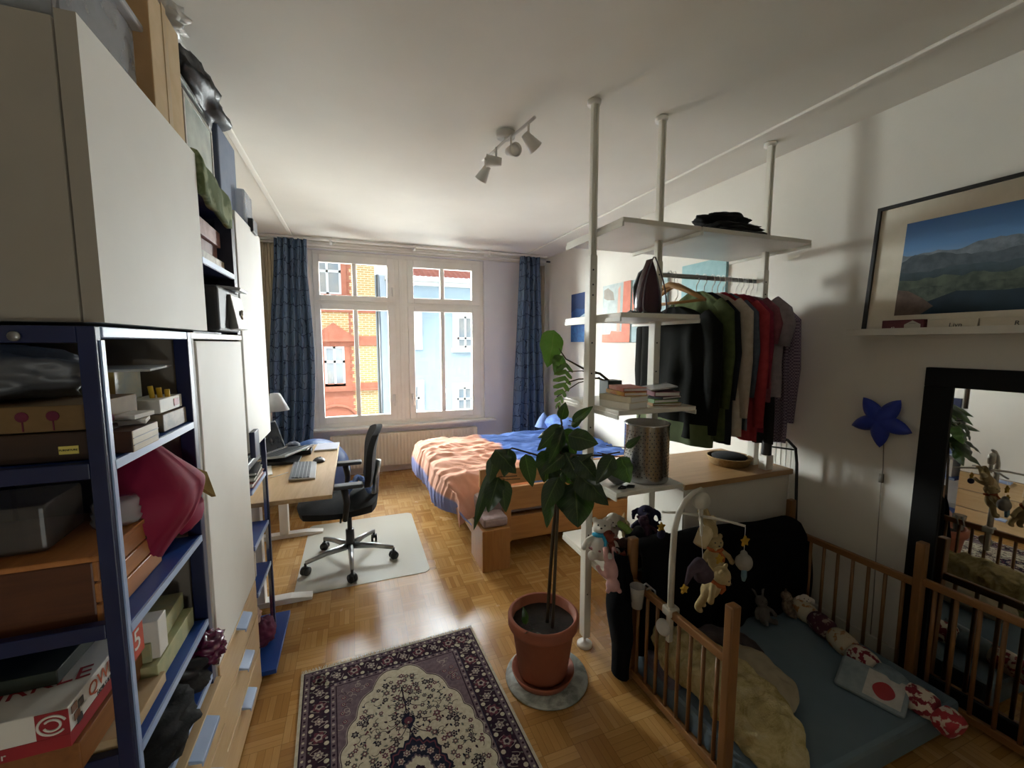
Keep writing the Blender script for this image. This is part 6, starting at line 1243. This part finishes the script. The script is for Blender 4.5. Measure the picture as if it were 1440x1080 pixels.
plush('sea green rabbit with long ears behind the mobile arm', (1.49, 1.64, .575), .14, -50, 160, PMG, None, 'sit', 'long', grp=TG)
plush('dusky pink pig lying on its side below the white lamb in the toy heap', (1.17, 1.75, .53), .13, 120, -60, fabric('plush_dusky_pink', 'b07f80', 'a17172'), None, 'sit', 'round', grp=TG)
plush('plum coloured bear between the navy elephant and the brown bear', (1.36, 1.66, .60), .12, -10, -35, fabric('plush_plum', '43303f', '372634'), None, 'sit', 'round', grp=TG)
CG = 'soft toys in the rear right corner of the playpen'
plush('grey rabbit with pale ears in the playpen corner', (1.97, 1.47, .13), .13, -10, -20, fabric('plush_grey', '6a6662', '5b5754'), None, 'sit', 'long', grp=CG)
plush('dark speckled bear at the back of the playpen corner', (2.14, 1.47, .14), .12, 20, -10, fabric('plush_speckled', '5a4a42', '8b7a68', ns=50), None, 'sit', 'round', grp=CG)
plush('white round lamb against the right playpen bars', (2.22, 1.43, .13), .11, -40, -20, PW, None, 'sit', 'flop', grp=CG)
# patchwork bolster snake
PT = [(2.235, 1.50, .165), (2.20, 1.38, .17), (2.165, 1.26, .168), (2.13, 1.15, .17), (2.095, 1.04, .168), (2.085, .93, .165), (2.095, .83, .16), (2.085, .76, .14)]
bo = thing('patchwork_bolster', 'patchwork roll bolster with red and cream prints lying along the right playpen bars', 'bolster', (2.15, 1.15, .13))
FLM = mat('burgundy_flower_print', 'c9bdae', '7a1f30', rough=.9, ns=26, lo=.50, hi=.54); FLM2 = mat('red_dot_print', 'a3303a', 'c9b9ab', rough=.9, ns=40, lo=.52, hi=.56); BLK = mat('cream_flower_print', 'bdb29a', 'a4744a', rough=.9, ns=30, lo=.55, hi=.6); GRY = fabric('grey_print', '7c8a92', '6c7a82')
for k in range(7):
    a, b_ = Vector(PT[k]), Vector(PT[k + 1]); mm = [BLK, mat('plum_print', '4b2230', 'a08f84', rough=.9, ns=30, lo=.55, hi=.6), BLK, FLM, GRY, FLM, FLM2][k]
    MB().tube([a + (b_ - a) * t_ for t_ in (0, .06, .3, .7, .94, 1)], [.030, .044, .052, .052, .044, .030], 18).build('section', mm, bo, smooth=True)
fb = thing('cloth_book', 'grey soft cloth book with a red apple on its cover, leaning on the bolster', 'book', (1.97, 1.02, .13))
m_ = Matrix.Translation((1.995, 1.0, .165)) @ rot('Z', 18) @ rot('Y', -26)
MB().box(-.075, .075, -.115, .115, -.012, .012).xf(m_).build('body', fabric('grey_blue_cloth', '8b979c', '7e8a90'), fb, bevel=.011)
MB().box(-.060, .062, -.10, .02, .0121, .0125).xf(m_).build('white_page', fabric('white_cloth_patch', 'b9b7b4', 'adaaa7'), fb)
q = MB().poly([(-.010 + .034 * cos(a * pi / 12) * (1 + .12 * cos(2 * a * pi / 12)), -.04 + .036 * sin(a * pi / 12), .0130) for a in range(24)]).xf(m_); q.build('apple_print', RED, fb)

# ================================================================ BABY MOBILE
mb_ = thing('baby_mobile', 'cream plastic baby mobile arm clamped to the left playpen rail', 'mobile', (1.19, 1.31, .5))
ARM = mat('mobile_plastic', 'c2bdb0', 'b8b2a4', rough=.4, ns=4); HX, HY = 1.315, 1.29
MB().tube([(1.19, 1.305, .49), (1.19, 1.305, .70), (1.195, 1.305, .84), (1.21, 1.30, .915), (1.24, 1.297, .965), (1.28, 1.294, .995), (HX, HY, 1.005)], [.013, .013, .012, .011, .010, .009, .008], 12, flat=1.1).build('arm', ARM, mb_, smooth=True)
MB().box(1.165, 1.22, 1.28, 1.33, .478, .515).build('clamp', ARM, mb_, bevel=.008)
MB().box(1.178, 1.202, 1.295, 1.315, .36, .48).build('clamp_stem', ARM, mb_, bevel=.004)
q = MB().lathe([(.001, -.012), (.034, -.012), (.038, 0), (.034, .012), (.001, .014)], (HX, HY, .955), 30, m=rot('Z', -10) @ rot('X', 90)); q.build('music_box', ARM, mb_, smooth=True)
q = MB(); q.cyl((HX, HY, .93), (HX, HY, .87), .009); ends = [(1.215, 1.405), (1.43, 1.175), (1.205, 1.175), (1.425, 1.41)]
for e in ends: q.tube([(HX, HY, .888), ((HX + e[0]) / 2, (HY + e[1]) / 2, .887), (e[0], e[1], .876)], [.007, .006, .005], 8)
q.build('cross_bars', ARM, mb_, smooth=True)
MG = 'bear toys hanging from the baby mobile'
def star3(c, r, m, parent, name='star'):
    q = MB(); P_ = [(c[0] + (r if k % 2 == 0 else r * .5) * cos(k * pi / 5 + .3), c[1], c[2] + (r if k % 2 == 0 else r * .5) * sin(k * pi / 5 + .3)) for k in range(10)]
    q.prism([(x, y - .005, z) for x, y, z in P_], (0, .010, 0)); return lab(q.build(name, m, parent, bevel=.002), 'yellow cloth star')
YST = fabric('yellow_star_cloth', 'b08b34', 'a07d2c'); CB = fabric('cream_bear', 'a8946c', '9b8760'); PDK = fabric('plum_hat_cloth', '4e4148', '41363c')
def hung(label, e, c, s, rz, tilt, m2, **k):
    t = plush(label, c, s, rz, tilt, CB, m2, 'stand', grp=MG, **k); MB().tube([(e[0], e[1], .876), (e[0] * .3 + c[0] * .7, e[1] * .3 + c[1] * .7, c[2] + s * .9)], .0009, 5).build('string', PAPER, t); return t
ORN = fabric('orange_scarf', 'a35c34', '94502c')
t = hung('cream bear with a plum pointed hat and orange scarf, lowest on the baby mobile', (1.205, 1.175), (1.235, 1.18, .615), .150, 30, 26, ORN)
q = MB().tube([(1.195, 1.145, .735), (1.165, 1.14, .785), (1.125, 1.135, .775), (1.095, 1.13, .725)], [.038, .028, .016, .005], 10); q.build('pointed_hat', PDK, t, smooth=True); star3((1.09, 1.13, .712), .019, YST, t)
t = hung('cream bear with orange scarf and yellow star hanging in the middle of the mobile', (1.315, 1.29), (1.360, 1.24, .665), .135, -20, -12, ORN); star3((1.33, 1.20, .745), .022, YST, t)
t = plush('pale bear head down in a yellow cone gown just under the mobile bars', (1.355, 1.30, .875), .12, 20, 155, CB, None, 'stand', grp=MG); q = MB().tube([(1.295, 1.27, .775), (1.335, 1.28, .82), (1.395, 1.295, .870)], [.026, .030, .012], 12); q.build('gown', PCR, t, smooth=True)
e = (1.43, 1.175); t = thing('soft_toy', 'small grey baby elephant bundle hanging below a yellow star at the right mobile arm', 'soft toy', (e[0], e[1], .70), MG)
MB().tube([(e[0], e[1], .874), (e[0], e[1], .755)], .0009, 5).build('string', PAPER, t)
q = MB(); q.ball((e[0] + .004, e[1], .725), (.034, .030, .036)); q.ball((e[0] - .022, e[1], .735), (.020, .014, .026)); q.ball((e[0], e[1], .762), (.014, .014, .014)); q.xf(Matrix.Identity(4)); q.build('body', fabric('pale_grey_plush', '8f8a80', '827d73'), t, remesh=.003)
MB().tube([(e[0] - .006, e[1] - .01, .715), (e[0] - .008, e[1] - .012, .675), (e[0] - .006, e[1] - .01, .655)], [.010, .011, .006], 10).build('blue_trunk', fabric('pale_blue_cloth', '6d8a94', '607c87'), t, smooth=True)
star3((e[0], e[1] - .002, .815), .024, YST, t)
e = (1.215, 1.405); t = thing('soft_toy', 'yellow cloth star and navy ball hanging at the far left mobile arm', 'soft toy', (e[0], e[1], .78), MG)
MB().tube([(e[0], e[1], .874), (e[0], e[1], .80)], .0009, 5).build('string', PAPER, t); star3((e[0], e[1], .81), .022, YST, t); MB().ball((e[0], e[1], .775), (.018, .016, .018)).build('ball', PNV, t, smooth=True)
